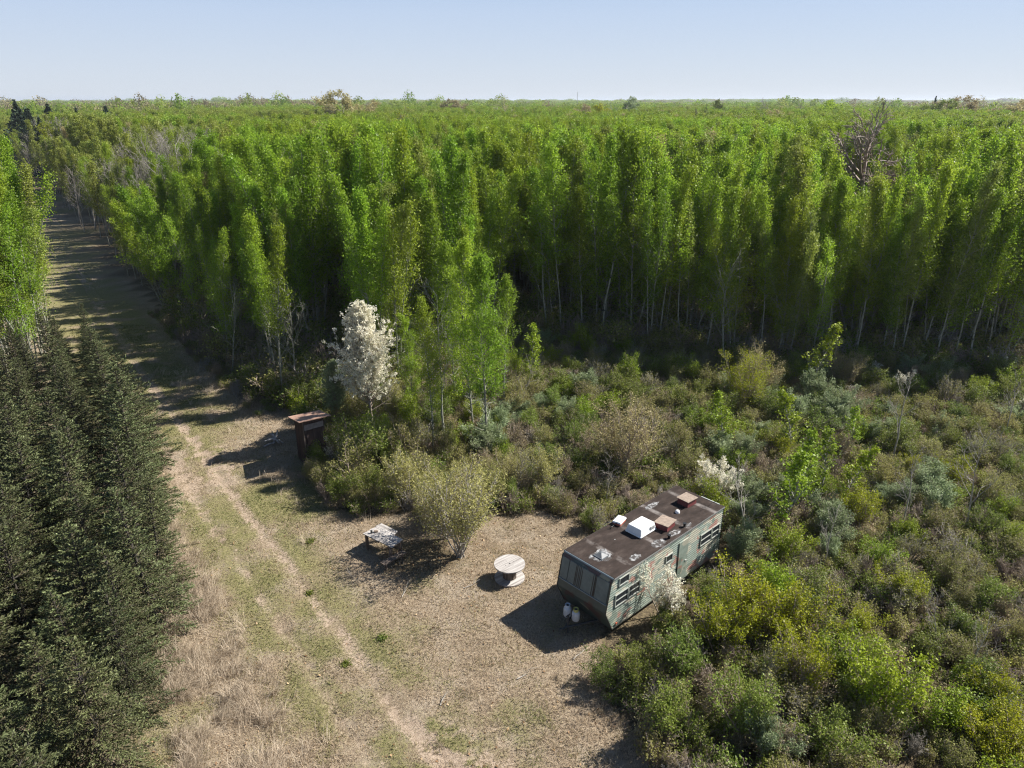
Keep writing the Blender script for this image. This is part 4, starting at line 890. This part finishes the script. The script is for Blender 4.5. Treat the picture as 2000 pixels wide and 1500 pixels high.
for (u, vt, D, pr, mw, mc, wd, lab) in (
    (675, 177, 250, ROUND, 'grey_bark', 'buff_leaf', 1.0, 'tall round-crowned tan oak rising above the horizon, the largest on the skyline'),
    (715, 196, 262, ROUND, 'grey_bark', 'buff_leaf', .8, 'lower orange-tan tree at the right foot of the big skyline oak'),
    (975, 187, 330, OAKB, 'grey_bark', 'buff_leaf', 1.1, 'thin rounded pale tree breaking the middle of the skyline'),
    (865, 194, 340, ROUND, 'grey_bark', 'rust_leaf', 1.2, 'reddish-brown broad tree on the skyline between the tan oak and the pale tree'),
    (1128, 204, 240, ROUND, 'dark_bark', 'rust_leaf', .75, 'small orange-brown tree in the canopy below the thin mast'),
    (1222, 189, 300, ROUND, 'grey_bark', 'willow_leaf', .7, 'grey-green round tree above the skyline right of centre'),
    (1412, 194, 330, ROUND, 'dark_bark', 'green_leaf', .55, 'small dark green tree standing alone on the skyline'),
    (1190, 203, 260, ROUND, 'grey_bark', 'yellow_leaf', 1.0, 'broad yellow-green tree beside the grey-green skyline tree'),
    (1510, 214, 210, ROUND, 'grey_bark', 'buff_leaf', .8, 'pale tan tree in the canopy of the right part'),
    (1495, 191, 300, OAKD, 'grey_bark', None, .5, 'thin bare grey tree sticking up on the right skyline'),
    (1565, 193, 310, OAKD, 'grey_bark', None, .45, 'slim bare tree on the skyline right of its grey neighbour'),
    (1372, 205, 200, OAKD, 'dark_bark', None, .55, 'dark bare forked tree in the canopy right of the lone green tree'),
    (1722, 200, 84, OAKD, 'twig_bark', None, 1.1, 'big dark leafless oak standing out of the green canopy'),
    (780, 208, 118, OAKB, 'dark_bark', 'yellow_leaf', .8, 'crooked dark-limbed oak with sparse yellowish leaves above the canopy'),
    (1900, 188, 280, ROUND, 'grey_bark', 'rust_leaf', 1.2, 'broad brownish tree on the far right skyline'),
    (1855, 193, 270, ROUND, 'grey_bark', 'green_leaf', .9, 'dark green broad tree left of the brownish skyline tree'),
    (1935, 186, 300, OAKB, 'grey_bark', 'buff_leaf', 1.0, 'pale thin-crowned tree at the right end of the skyline'),
    (1975, 195, 260, ROUND, 'grey_bark', 'buff_leaf', 1.1, 'tan broad tree at the right edge of the frame'),
    (1640, 195, 290, ROUND, 'grey_bark', 'aspen_leaf', .9, 'bright green round tree on the right skyline'),
    (1605, 197, 280, ROUND, 'grey_bark', 'aspen_leaf', .8, 'bright green tree left of its taller round neighbour'),
    (1828, 191, 330, PINE, 'dark_bark', 'pine_needle', .8, 'dark narrow conifer on the right skyline'),
    (28, 199, 235, PINE, 'dark_bark', 'pine_needle', 1.3, 'broad dark pine at the far left among grey woods'),
    (50, 213, 220, PINE, 'dark_bark', 'pine_needle', 1.2, 'lower dark pine leaning on the broad one at far left'),
    (92, 204, 230, PINE, 'dark_bark', 'pine_needle', 1.3, 'dark grey-green pine, second clump from the left edge'),
    (55, 213, 200, PINE, 'dark_bark', 'pine_needle', .8, 'narrow dark conifer between the two left pine clumps'),
    (148, 212, 240, PINE, 'dark_bark', 'pine_needle', 1.1, 'dark pine left of the bluish cone-shaped spruce'),
    (205, 208, 235, PINE, 'dark_bark', 'pine_needle', 1.25, 'bluish cone-shaped spruce standing alone in the left woods'),
    (75, 230, 190, PINE, 'dark_bark', 'pine_needle', .9, 'small dark conifer above the grey birches at left'),
    (88, 240, 175, ROUND, 'grey_bark', 'yellow_leaf', .6, 'round yellow-green tree beside the dark conifers at left'),
    (262, 218, 240, ROUND, 'grey_bark', 'green_leaf', .6, 'dark green broad tree in the left woods'),
    (280, 222, 232, ROUND, 'grey_bark', 'buff_leaf', .7, 'small tan round tree in the left woods')):
    X_, H_ = far_at(u, vt, D); s = H_/zmax(pr)
    instance('oak_tree' if pr in (OAKB, OAKD, ROUND) else 'conifer_tree', pr[0], pr[1], mw, mc, X_, D, s*wd*(1.4 if pr in (OAKB, ROUND) else 1), rg.uniform(0, 6), sz=s, label=lab, cat='tree')
X_, H_ = far_at(1128, 179, 900)
b = MB(); b.tube([(0,0,0),(0,0,H_*.5),(0,0,H_)], [.5,.35,.2], 6)
for z_ in np.arange(4, H_-2, 3.0): b.tube([(-.8*(1-z_/H_), 0, z_), (.8*(1-z_/H_), .3, z_+1.5)], .08, 4)
o = b.build('radio_mast', M['trim_alu'], None, loc=(X_, 900, gz(X_, 900))); tag(o, 'thin grey radio mast far away on the skyline', 'mast')

# ------------------------------------------------------------------ spruces left of the track
cl = np.array([(-11.4, 12), (-11.7, 16), (-13.4, 22.5), (-17.7, 30), (-22.8, 38), (-29, 48), (-33, 54)])
sg = np.hypot(*np.diff(cl, axis=0).T); cu = np.concatenate([[0], np.cumsum(sg)])
ns = 0
for row in range(9):
    off = row*2.2; t = rg.uniform(.2, 1.2)-2
    while t < cu[-1]:
        x0 = np.interp(t, cu, cl[:, 0]); y0 = np.interp(t, cu, cl[:, 1]); i = min(np.searchsorted(cu, t), len(cl)-1); i = max(i, 1)
        d = (cl[i]-cl[i-1])/np.linalg.norm(cl[i]-cl[i-1]); x = x0 - d[1]*off + rg.normal(0, .22); y = y0 + d[0]*off*1.0 - off*.0 + rg.normal(0, .22)
        x, y = float(x0 - d[1]*off + rg.normal(0, .25)), float(y0 + d[0]*off + rg.normal(0, .25)); t += rg.uniform(1.7, 2.7)
        if abs(x) > .76*y+5.5 or y < 9 or y > 53: continue
        s = rg.uniform(.62, 1.02)*(.85 if 38 < y <= 46 else .7 if y > 46 else 1)
        if row == 0: lab = 'spruce in the first row along the grassy track, %s from the near end' % ordn(ns)
        elif row == 1: lab = 'spruce in the second row from the grassy track'
        elif row == 2: lab = 'spruce in the third row from the grassy track'
        else: lab = 'spruce deep inside the plantation at the left edge'
        pr = SPR[int(rg.integers(0, 5))]
        instance('spruce_tree', pr[0], pr[1], 'dark_bark', 'spruce_needle', x, y, s, rg.uniform(0, 2*PI), (rg.normal(0, .02), rg.normal(0, .02)), sz=s*rg.uniform(.95, 1.12), label=lab, cat='spruce', group='planted spruces left of the track')
        if row == 0: ns += 1

# ------------------------------------------------------------------ single plants around the clearing
def plant(kind, u, v, s, lab, name='shrub', z=None, cat='shrub', k=None, xy=None, **kw):
    x, y = xy or P(u, v)
    k = int(rg.integers(0, len(BU[kind]))) if k is None else k
    w_, f_, mf, mw = BU[kind][k]
    return instance(name, w_, f_, mw, mf, x, y, s, rg.uniform(0, 6), label=lab, cat=cat, parts=('stems', 'foliage'), sz=z, **kw)
instance('blossoming_tree', WHITE[0], WHITE[1], 'twig_bark', 'blossom', -8.3, 39.1, 1.1, 1.0, sz=1.08, label='tall pear-shaped tree covered in white blossom behind the outhouse', cat='tree')
x, y = P(660, 840); instance('blossoming_tree', WHITE[0], WHITE[1], 'twig_bark', 'willow_leaf', x, y, .6, 2.0, label='smaller half-faded blossoming tree leaning over the outhouse roof', cat='tree')
instance('blossoming_shrub', WHITE2[0], WHITE2[1], 'twig_bark', 'blossom', 9.9, 31.0, 1.05, .4, label='white blossoming shrub behind the rear corner of the trailer', cat='shrub', parts=('stems', 'foliage'))
plant('blossom', 0, 0, 1.25, 'thin white blossoming shrub against the windowed side of the trailer', 'blossoming_shrub', xy=(5.95, 22.75), k=0, z=1.35)
plant('blossom', 0, 0, .85, 'small white-flowered shrub in front of the outhouse wall', 'blossoming_shrub', xy=P(668, 915), k=1, z=1.0)
for u, v, s in ((1700,740,.8),(1760,770,.9),(1950,745,1.0),(1795,690,1.2),(1066,880,.5),(1480,830,.35),(1655,775,.5),(1990,820,.9)):
    plant('blossom', u, v, s, 'scattered white-flowered shrub at %s' % ({1700:'the forest edge, left one of two close together',1760:'the forest edge, right one of two close together',1950:'the foot of the leaning grey trunks at right',1795:'the shaded foot of the right stand',1066:'the middle of the brush behind the clearing',1480:'the brush below the buff trees',1655:'the foot of the willow clump',1990:'the right margin of the picture'}[u]), 'blossoming_shrub', group='small white-flowered shrubs')
x, y = P(900, 1088); instance('young_oak', BUFF[0][0], BUFF[0][1], 'grey_bark', 'oak_leaf', x, y, 1.22, 1.2, label='young oak with buff-green new leaves between the picnic table and the cable spool', cat='tree')
x, y = P(875, 1050); instance('young_oak', BUFF[1][0], BUFF[1][1], 'grey_bark', 'buff_leaf', x, y, .8, 4.2, label='small buff-leaved oak just behind the multi-stemmed one by the picnic table', cat='tree')
x, y = P(1222, 932); instance('young_oak', BUFF[1][0], BUFF[1][1], 'twig_bark', 'buff_leaf', x, y, 1.2, 2.2, label='buff-leaved young oak standing free in the brush behind the trailer', cat='tree')
x, y = P(990, 960); instance('young_oak', BUFF[0][0], BUFF[0][1], 'twig_bark', 'oak_leaf', x, y, .65, 3.2, label='low olive oak at the back of the clearing', cat='tree')
x, y = P(1445, 800); instance('young_oak', BUFF[0][0], BUFF[0][1], 'twig_bark', 'yellow_leaf', x, y, 1.05, 5.2, label='yellow-green young oak at the foot of the stand', cat='tree')
x, y = P(1475, 770); instance('young_oak', BUFF[1][0], BUFF[1][1], 'twig_bark', 'buff_leaf', x, y, .95, 5.2, label='tan young oak behind the yellow-green one at the foot of the stand', cat='tree')
x, y = P(1640, 760); instance('young_oak', BUFF[1][0], BUFF[1][1], 'twig_bark', 'buff_leaf', x, y, .8, .2, label='tan bushy oak rising from the willow clump', cat='tree')
for j, (u, v, k, s, lab) in enumerate(((950,884,0,1.0,'tall bright aspen with dark lower trunk in the near group beside the blossoming tree'),(924,846,1,1.05,'pale-trunked aspen just left of the dark-footed one in the near group'),(846,888,2,.80,'short leafy aspen at the left of the near group'),(808,835,1,.62,'young aspen with fine yellowish leaves beside the blossoming tree'),(985,800,2,.78,'slim aspen at the right rim of the near group'),(890,800,0,.95,'leafy aspen at the back of the near group'))):
    x, y = P(u, v); pr = NEARASP[k]; instance('aspen_tree', pr[0], pr[1], 'aspen_bark', 'bright_leaf' if j in (2, 3) else 'aspen_leaf', x, y, s*.95, rg.uniform(0, 6), sz=s*1.05, label=lab, cat='tree', group='near aspens by the blossoming tree')
for u, v, k, s, lab in ((556,772,0,.62,'bare grey birch with spreading limbs in the road-side stand'),(585,770,1,.7,'taller bare grey birch beside the spreading one'),(870,870,1,.82,'bare buff-grimed birch in the near aspen group'),(455,735,2,.6,'bare leaning birch near the shaded bend of the track'),(1415,720,2,.75,'bare crooked birch at the forest edge behind the brush')):
    x, y = P(u, v); pr = BAREB[k]; instance('bare_birch', pr[0], None, 'aspen_bark', None, x, y, s*1.0, rg.uniform(0, 6), sz=s, label=lab, cat='tree')
for u, v, k, s, lab in ((1523,1052,0,1.15,'bright green aspen sapling with several white stems in the brush'),(1548,1010,1,1.0,'bright sapling right behind the white-stemmed one'),(1410,890,2,.9,'bright green sapling behind the white shrub'),(1600,990,1,.9,'slim yellow-green sapling in the middle of the brush'),(1580,780,2,1.2,'tall thin yellow-green sapling against the dark forest edge'),(1640,1000,0,.85,'leafy sapling right of the slim yellow-green one'),(1660,900,1,.7,'short sapling among the willows'),(1540,900,0,1.0,'bright green sapling mid brush, below the willow clump'),(1035,760,1,1.0,'thin sapling at the dark gap of the forest'),(830,700,2,1.0,'thin sapling between the blossoming tree and the stand')):
    x, y = P(u, v); pr = SAP[k]; instance('aspen_sapling', pr[0], pr[1], 'aspen_bark', 'bright_leaf', x, y, s*1.25, rg.uniform(0, 6), sz=s, label=lab, cat='sapling', group='aspen saplings in the brush')
for u, v, k, s, lab in ((1742,905,0,1.0,'bare grey sapling with forked top in the upper brush'),(1885,1045,1,1.0,'bare crooked sapling in the right brush'),(1752,1052,2,.85,'bare thin sapling left of the crooked one'),(1462,1085,1,.85,'bare grey sapling beside the rear of the trailer'),(1958,860,2,.8,'bare pale sapling near the right margin'),(1890,1345,0,.6,'bare forked sapling low in the right foreground'),(1990,1290,2,.7,'bare sapling at the right margin of the foreground'),(1830,1290,1,.5,'small bare sapling in the foreground brush'),(1185,985,2,.55,'bare thin stem behind the trailer roof'),(1605,1120,0,.6,'small bare sapling in the brush right of the trailer'),(1015,800,1,.7,'bare leaning sapling by the dark gap')):
    x, y = P(u, v); pr = BARES[k]; instance('bare_sapling', pr[0], None, 'grey_bark', None, x, y, s, rg.uniform(0, 6), (rg.normal(0, .08), rg.normal(0, .08)), label=lab, cat='sapling', group='bare saplings in the brush')
EXPL = [('buff',850,1020,1.1,'buff-green shrub behind the picnic table oak, left one'),('buff',925,1000,1.15,'buff-green shrub behind the picnic table oak, right one'),('buff',800,990,1.2,'tall buff shrub between the picnic table and the near aspens'),('olive',960,985,1.2,'olive shrub at the back of the clearing above the cable spool'),('buff',1060,960,1.0,'buff shrub at the back of the clearing toward the trailer'),('twiggy',1010,960,1.2,'grey twiggy shrub at the back of the clearing'),
  ('yellow',1455,1240,1.45,'yellow-green shrub beside the windowed side of the trailer, nearest the rear'),('yellow',1400,1270,1.2,'yellow-green shrub at the middle of the trailer side'),('yellow',1520,1260,1.4,'yellow-green shrub one step right of the trailer shrubs'),('yellow',1560,1350,1.2,'yellow-green shrub below the trailer shrubs'),
  ('bright',1720,1430,1.5,'big bright green shrub in the right foreground'),('yellow',1960,1480,1.0,'yellow-green shrub in the bottom right corner'),('yellow',1930,1400,1.0,'yellow-green shrub above the corner one'),('bright',1660,1330,1.0,'bright green shrub left of the big foreground one'),
  ('green',1250,1340,.9,'low dark green shrub in front of the trailer corner'),('green',1300,1440,1.1,'dark green shrub at the bottom, left rim of the brush'),('green',1460,1450,1.2,'dark green shrub at the bottom between clearing and bright shrub'),('green',1335,1340,1.2,'dark green shrub by the front corner of the trailer side'),('willow',1490,1470,.8,'grey-green shrub at the bottom of the brush'),
  ('olive',690,960,1.6,'tall olive shrub in the thicket between outhouse and young oak'),('green',740,930,1.7,'tall green shrub in the middle of the thicket'),('olive',800,930,1.7,'tall olive shrub under the near aspens'),('green',700,905,1.35,'tall green shrub touching the outhouse wall'),('green',670,985,.9,'dark green shrub at the left rim of the thicket by the outhouse'),('green',730,980,1.0,'dark green shrub in the thicket, right of the rim one'),('green',700,930,1.1,'dark shrub in the thicket beside the outhouse'),('olive',640,950,.8,'olive shrub right in front of the outhouse'),('green',780,950,1.1,'green shrub at the foot of the near aspens'),('green',760,900,1.2,'green shrub below the blossoming tree'),
  ('olive',830,960,1.1,'olive shrub at the foot of the young oak'),('willow',1140,790,1.1,'pale grey-green willow shrub at the dark forest gap'),('willow',1100,830,.9,'lower willow shrub in front of the gap'),('willow',1590,800,1.25,'big grey-green willow shrub in the upper brush'),('willow',1640,830,1.2,'grey-green willow shrub right of the big one'),('willow',1600,760,1.1,'willow shrub behind the big one'),('willow',1700,870,.8,'small willow shrub in the upper brush'),
  ('rust',1150,900,1.1,'reddish-brown twiggy shrub in the middle of the brush'),('rust',1640,910,1.2,'dark maroon twiggy shrub below the willows'),('rust',1100,940,.9,'rusty shrub at the back of the clearing'),('green',1080,985,.5,'small bright-leaved shrub at the clearing edge'),('green',1000,985,.7,'green shrub at the back edge of the clearing'),
  ('green',585,800,1.1,'green shrub behind the outhouse roof'),('green',540,790,1.15,'green shrub at the road-side foot of the stand'),('green',490,760,.9,'low green shrub at the shaded bend'),('rust',430,740,.8,'brownish shrub at the shaded bend of the track'),('rust',330,640,.8,'brown shrub on the right verge of the track')]
for kd, u, v, s, lab in EXPL: plant(kd, u, v, s, lab, group='shrubs around the clearing')
# ---- the brush field
X, Y = jgrid(-18, 52, 13, 58, 1.62, rg)
TRB = [local(*p)[:2] for p in ((-4.6,-2.3),(-4.6,1.9),(.5,2.0),(4.8,2.3),(5.4,-2.3))]
ok = inpoly(X, Y, BRUSH) & infov(X, Y, 1.5, .72) & ~inpoly(X, Y, TRB); X, Y = X[ok], Y[ok]
o_ = np.argsort(np.hypot(X, Y)); cnt = {}
side_n = {'near': 'in the foreground', 'mid': 'level with the trailer', 'far': 'near the forest edge'}
thick = []
for q_, i in enumerate(o_):
    x, y = float(X[i]), float(Y[i]); a = fbm(np.array([x*.16]), np.array([y*.16+60]), 2)[0]; b_ = rg.random(); d = math.hypot(x, y)
    near = y < 24; c_ = .5*a+.5*b_
    if y > 36: kd = 'willow' if c_ < .26 else 'green' if c_ < .42 else 'olive' if c_ < .55 else 'rust' if c_ < .63 else 'bright' if c_ < .72 else 'twiggy'
    elif x < 9: kd = 'olive' if c_ < .35 else 'rust' if c_ < .48 else 'twiggy' if c_ < .62 else 'green'
    elif near: kd = 'green' if c_ < .38 else 'olive' if c_ < .47 else 'yellow' if c_ < .54 else 'twiggy' if c_ < .64 else 'bright' if c_ < .68 else 'rust'
    else: kd = 'green' if c_ < .28 else 'olive' if c_ < .42 else 'bright' if c_ < .47 else 'twiggy' if c_ < .60 else 'yellow' if c_ < .63 else 'rust' if c_ < .70 else 'willow'
    adj = dict(green='dark green leafy', yellow='yellow-green', bright='bright green', olive='olive-brown', twiggy='grey twiggy, nearly bare', rust='reddish-brown twiggy', willow='pale grey-green')[kd]
    where = 'in the near brush at the lower right' if y < 22 and x > 3 else 'in the brush to the right of the trailer' if x > 9 and y < 36 else 'in the brush by the outhouse' if x < -4 else 'in the brush between the clearing and the forest' if x < 9 else 'in the upper brush along the forest foot'
    w_, f_, mf, mw = BU[kd][int(rg.integers(0, len(BU[kd])))]
    s = rg.uniform(.6, 1.15)*(.8 if x < 9 and y < 36 else 1.0)
    if q_ >= 262:
        thick.append((x, y, sorted(BU).index(kd), s)); continue
    instance('shrub', w_, f_, mw, mf, x, y, s*1.08, rg.uniform(0, 6), (rg.normal(0, .06), rg.normal(0, .06)), sz=s*rg.uniform(.75, 1.1), label=adj+' shrub '+where, cat='shrub', group=adj+' shrubs '+where, parts=('stems', 'foliage'))
th_ = np.array(thick); tk = [joined('tk', *BU[k_][0][:2], BU[k_][0][3], BU[k_][0][2]) for k_ in sorted(BU)]; n = len(th_)
scatter('brush_thicket', np.stack([th_[:,0], th_[:,1], hfun(th_[:,0], th_[:,1])], -1), th_[:,2], np.stack([th_[:,3]*1.08, th_[:,3]*1.08, th_[:,3]*rg.uniform(.75, 1.1, n)], -1), rot_rand(rg, n, .06), tk, 'mixed shrubs running together in the far part of the brush field', 'brush')
# ---- undergrowth mass
UG = [(*bush(600+i, 1.0, 10, 44, 900, .048, .08), ) for i in range(5)]
uk = [joined('ug', a[0], a[1], 'twig_bark', m_) for a, m_ in zip(UG, ('green_leaf', 'olive_leaf', 'olive_leaf', 'rust_leaf', 'green_leaf'))]
BT = [(*bush(620+i, 1.1, 14, 40, 0, .06, .06), ) for i in range(2)]; uk += [joined('ug', a[0], None, ('twig_bark', 'grey_bark')[i], None) for i, a in enumerate(BT)]
X, Y = jgrid(-40, 54, 12, 66, .62, rg)
okb = inpoly(X, Y, BRUSH) & ~inpoly(X, Y, TRB); okf = inpoly(X, Y, FOREST) & (rg.random(len(X)) < .8)
margin = (dist_poly(X, Y, edge_road) < 1.8) & (rg.random(len(X)) < .6)
ok = (okb | okf | margin) & infov(X, Y, 1.5, .74); X, Y = X[ok], Y[ok]; n = len(X)
inf_ = inpoly(X, Y, FOREST); s = np.where(inf_, rg.uniform(1.2, 3.2, n), rg.uniform(.55, 1.35, n)); uidx = rg.choice([0, 1, 2, 3, 4, 5, 6], n, p=[.2, .17, .14, .1, .17, .13, .09])
scatter('undergrowth', np.stack([X, Y, hfun(X, Y)-.03], -1), uidx, np.stack([s, s, s*rg.uniform(.7, 1.1, n)], -1), rot_rand(rg, n, .1), uk, 'low tangled undergrowth filling the ground between the shrubs', 'undergrowth')

# ------------------------------------------------------------------ grass, stalks and fallen leaves of the open ground
g = rg
def blades(name, x, y, h, wd, lean, curl, rnd, mat_, label, cat, zoff=0.0, laz=None):
    n = len(x); az = g.uniform(0, 2*PI, n) if laz is None else laz; la = lean*g.uniform(.2, 1.3, n)
    dx, dy = np.cos(az), np.sin(az); z0 = hfun(x, y)+zoff; fa = g.uniform(0, PI, n); wx, wy = np.cos(fa)*wd/2, np.sin(fa)*wd/2
    p1 = np.stack([x+dx*h*np.sin(la)*.5, y+dy*h*np.sin(la)*.5, z0+h*np.cos(la)*.5], -1)
    l2 = np.minimum(la+curl*g.uniform(.3, 1.2, n), 1.75); p2 = p1+np.stack([dx*h*.5*np.sin(l2), dy*h*.5*np.sin(l2), h*.5*np.cos(l2)], -1)
    p2[:, 2] = np.maximum(p2[:, 2], z0+.01)
    W_ = np.stack([wx, wy, 0*wx], -1); p0 = np.stack([x, y, z0-.01], -1)
    V = np.stack([p0-W_, p0+W_, p1-W_*.8, p1+W_*.8, p2-W_*.3, p2+W_*.3], 1).reshape(-1, 3); b0 = np.arange(n)[:, None]*6
    Q = np.concatenate([b0+np.array([[0,1,3,2]]), b0+np.array([[2,3,5,4]])], 0)
    o = link_mesh(name, quads_mesh(name, V, Q, dict(rnd=np.repeat(rnd, 6))), [M[mat_]]); tag(o, label, cat, kind='stuff'); return o
def openmask(x, y, pad=0):
    return (x > roadleft(np.maximum(y, 16))-1.2) & ~inpoly(x, y, BRUSH) & ~inpoly(x, y, FOREST) & ((y > 40) | (x < 20)) & infov(x, y, 1.5) & ~((y > 45) & (x > -14)) & ~inpoly(x, y, [local(*p)[:2] for p in ((-3.7,-1.2),(-3.7,1.2),(3.5,1.2),(3.5,-1.2))])
M['grass_mix'] = leafmat('grass_mix', [(0.10,0.125,0.03),(0.19,0.20,0.07),(0.30,0.26,0.13),(0.40,0.31,0.21),(0.52,0.42,0.30)], .25, .7, 0, .2, 0)
n = 520000; y = 13+(62-13)*g.random(n)**1.25; x = g.uniform(-1, 1, n)*(.74*y+2); ok = openmask(x, y); x, y = x[ok], y[ok]
md, mg, ml = masks(x, y); kp = g.random(len(x)) > np.maximum(md*.92, ml*.55); x, y, mg = x[kp], y[kp], mg[kp]
tone = np.clip(.85-mg*.75+g.normal(0, .14, len(x))-(fbm(x*1.4+9, y*1.4, 3)-.45)*.9, 0, 1); n = len(x)
blades('short_grass', x, y, g.uniform(.04, .11, n)*(.5+1.6*fbm(x*.9+3, y*.9+8, 3)**1.3), .012+.0004*y, .7, .8, tone, 'grass_mix', 'short dry and green grass of the clearing and the track', 'grass')
# tall bent dry stalks on the left verge, in tufts
nt_ = 6400; ty = 13+(50-13)*g.random(nt_)**1.5; off = g.gamma(2.0, 1.15, nt_); tx = roadleft(np.maximum(ty, 16))+.3+off
tx = np.where(ty < 22, roadleft(np.maximum(ty, 16))+g.uniform(.2, 6.5, nt_), tx)
dTt = dist_poly(tx, ty, TRACK); ok = (dTt > 1.4) & (g.random(nt_) < sstep(1.3, 4.2, dTt)) & (fbm(tx*.5, ty*.5, 2) > .33) & (tx < -2.5); tx, ty = tx[ok], ty[ok]
m_ = 26; rr = np.abs(g.normal(0, .16, (len(tx), m_))); aa = g.uniform(0, 2*PI, (len(tx), m_)); x = (tx[:, None]+rr*np.cos(aa)).ravel(); y = (ty[:, None]+rr*np.sin(aa)).ravel(); n = len(x)
laz = (np.repeat(g.uniform(-.6, 2.6, len(tx)), m_)+g.normal(0, .6, n))
blades('tall_dry_grass', x, y, g.uniform(.25, .85, n)*np.repeat(g.uniform(.6, 1.15, len(tx)), m_), .011, .75, 1.1, np.clip(g.normal(.55, .25, n), 0, 1), 'dry_blade', 'tall bent straw-coloured grass along the spruce side of the track', 'dry grass', laz=laz)
# straw scattered along brush edges and the clearing
nt_ = 5200; ty = g.uniform(15, 60, nt_); tx = g.uniform(-1, 1, nt_)*(.72*ty+1)
dB_ = dist_poly(tx, ty, BRUSH+BRUSH[:1]); ok = ((dB_ < 1.6) | ((dist_poly(tx, ty, edge_road) < 2.2) & (ty < 62)) | (g.random(nt_) < .2)) & (openmask(tx, ty) | (dB_ < .8)) & (tx < 12) & ~inpoly(tx, ty, TRB); tx, ty = tx[ok], ty[ok]
m_ = 20; rr = np.abs(g.normal(0, .22, (len(tx), m_))); aa = g.uniform(0, 2*PI, (len(tx), m_)); x = (tx[:, None]+rr*np.cos(aa)).ravel(); y = (ty[:, None]+rr*np.sin(aa)).ravel(); n = len(x)
blades('straw', x, y, g.uniform(.15, .5, n), .010, .9, 1.0, np.clip(g.normal(.4, .25, n), 0, 1), 'dry_blade', 'loose straw tufts along the edge of the brush', 'dry grass')
n = 38000; y = 15+(45-15)*g.random(n)**1.1; x = g.uniform(-1, 1, n)*(.7*y); _, _, ml = masks(x, y); ok = (g.random(n) < ml*.9+.06) & openmask(x, y); x, y = x[ok], y[ok]
pos = np.stack([x, y, hfun(x, y)+g.uniform(.01, .06, len(x))], -1); V, Q, r = leaf_quads(g, pos, .075*g.uniform(.6, 1.3, len(x)), None, 1.2, 2.5)
tag(link_mesh('fallen_leaves', quads_mesh('fallen_leaves', V, Q, dict(rnd=r)), [M['litter_flake']]), 'fallen tan and brown leaves lying over the clearing', 'fallen leaves', kind='stuff')
# a few dropped branches
for (u, v, a_, L_, lab) in ((785,1165,.9,1.0,'pale fallen branch on the grass below the picnic table'),(905,1150,.2,.8,'short fallen branch between the table and the cable spool'),(1120,1290,.6,.9,'fallen stick on the grass in front of the trailer shadow'),(690,1130,2.4,.7,'thin fallen stick beside the rut near the table'),(1010,1330,.4,1.1,'fallen branch in the dry grass at the bottom of the clearing'),(860,1380,1.2,.6,'short pale stick near the ruts at the bottom')):
    x, y = P(u, v); T = Plant(int(u)); pp, dd = T.path((0, 0, .03), (1, .1, .02), L_, 5, .12, 0); T.tube(pp, np.linspace(.022, .006, 6), 5)
    for q_ in (1, 2, 3): p2, _ = T.path(pp[q_], T.side(dd[q_], .7), L_*.35, 2, .1, 0); p2[:, 2] = np.abs(p2[:, 2])+.01; T.tube(p2, [.009, .006, .004], 4)
    o = link_mesh('fallen_branch', T.wood('fallen_branch'), [M['grey_bark']], loc=(x, y, gz(x, y)+.01)); o.rotation_euler = (0, 0, a_); tag(o, lab, 'branch', 'sticks lying in the clearing')
# green weed rosettes on the track
for (u, v, s, lab) in ((747,1248,.30,'bluish-green weed clump right of the ruts'),(675,1300,.24,'small green weed clump in the middle of the track'),(606,1158,.2,'green weed clump left of the rut, by the straw'),(607,1060,.24,'green weed clump on the upper track')):
    x, y = P(u, v); pos = np.stack([g.normal(0, s*.4, 160), g.normal(0, s*.4, 160), g.uniform(.02, .14, 160)], -1); V, Q, r = leaf_quads(g, pos, .06*g.uniform(.6, 1.3, 160), None, 1.6, .8)
    o = link_mesh('weed_clump', quads_mesh('weed_clump', V, Q, dict(rnd=r)), [M['green_leaf']], loc=(x, y, gz(x, y))); tag(o, lab, 'weed', 'green weeds on the track')

# ------------------------------------------------------------------ haze
USE_HAZE = True
if USE_HAZE:
    b = MB(); b.box(-9500, 9500, -450, 12500, -14, 44); m = bpy.data.materials.new('haze'); m.use_nodes = True; nn_ = m.node_tree.nodes; nn_.remove(nn_['Principled BSDF'])
    pv = nn_.new('ShaderNodeVolumePrincipled'); pv.inputs['Color'].default_value = (.80,.88,1,1); pv.inputs['Density'].default_value = .00011; pv.inputs['Anisotropy'].default_value = .2
    m.node_tree.links.new(pv.outputs[0], nn_['Material Output'].inputs['Volume']); o = b.build('haze', m); tag(o, 'thin blue air over the far woods', 'haze', kind='stuff')
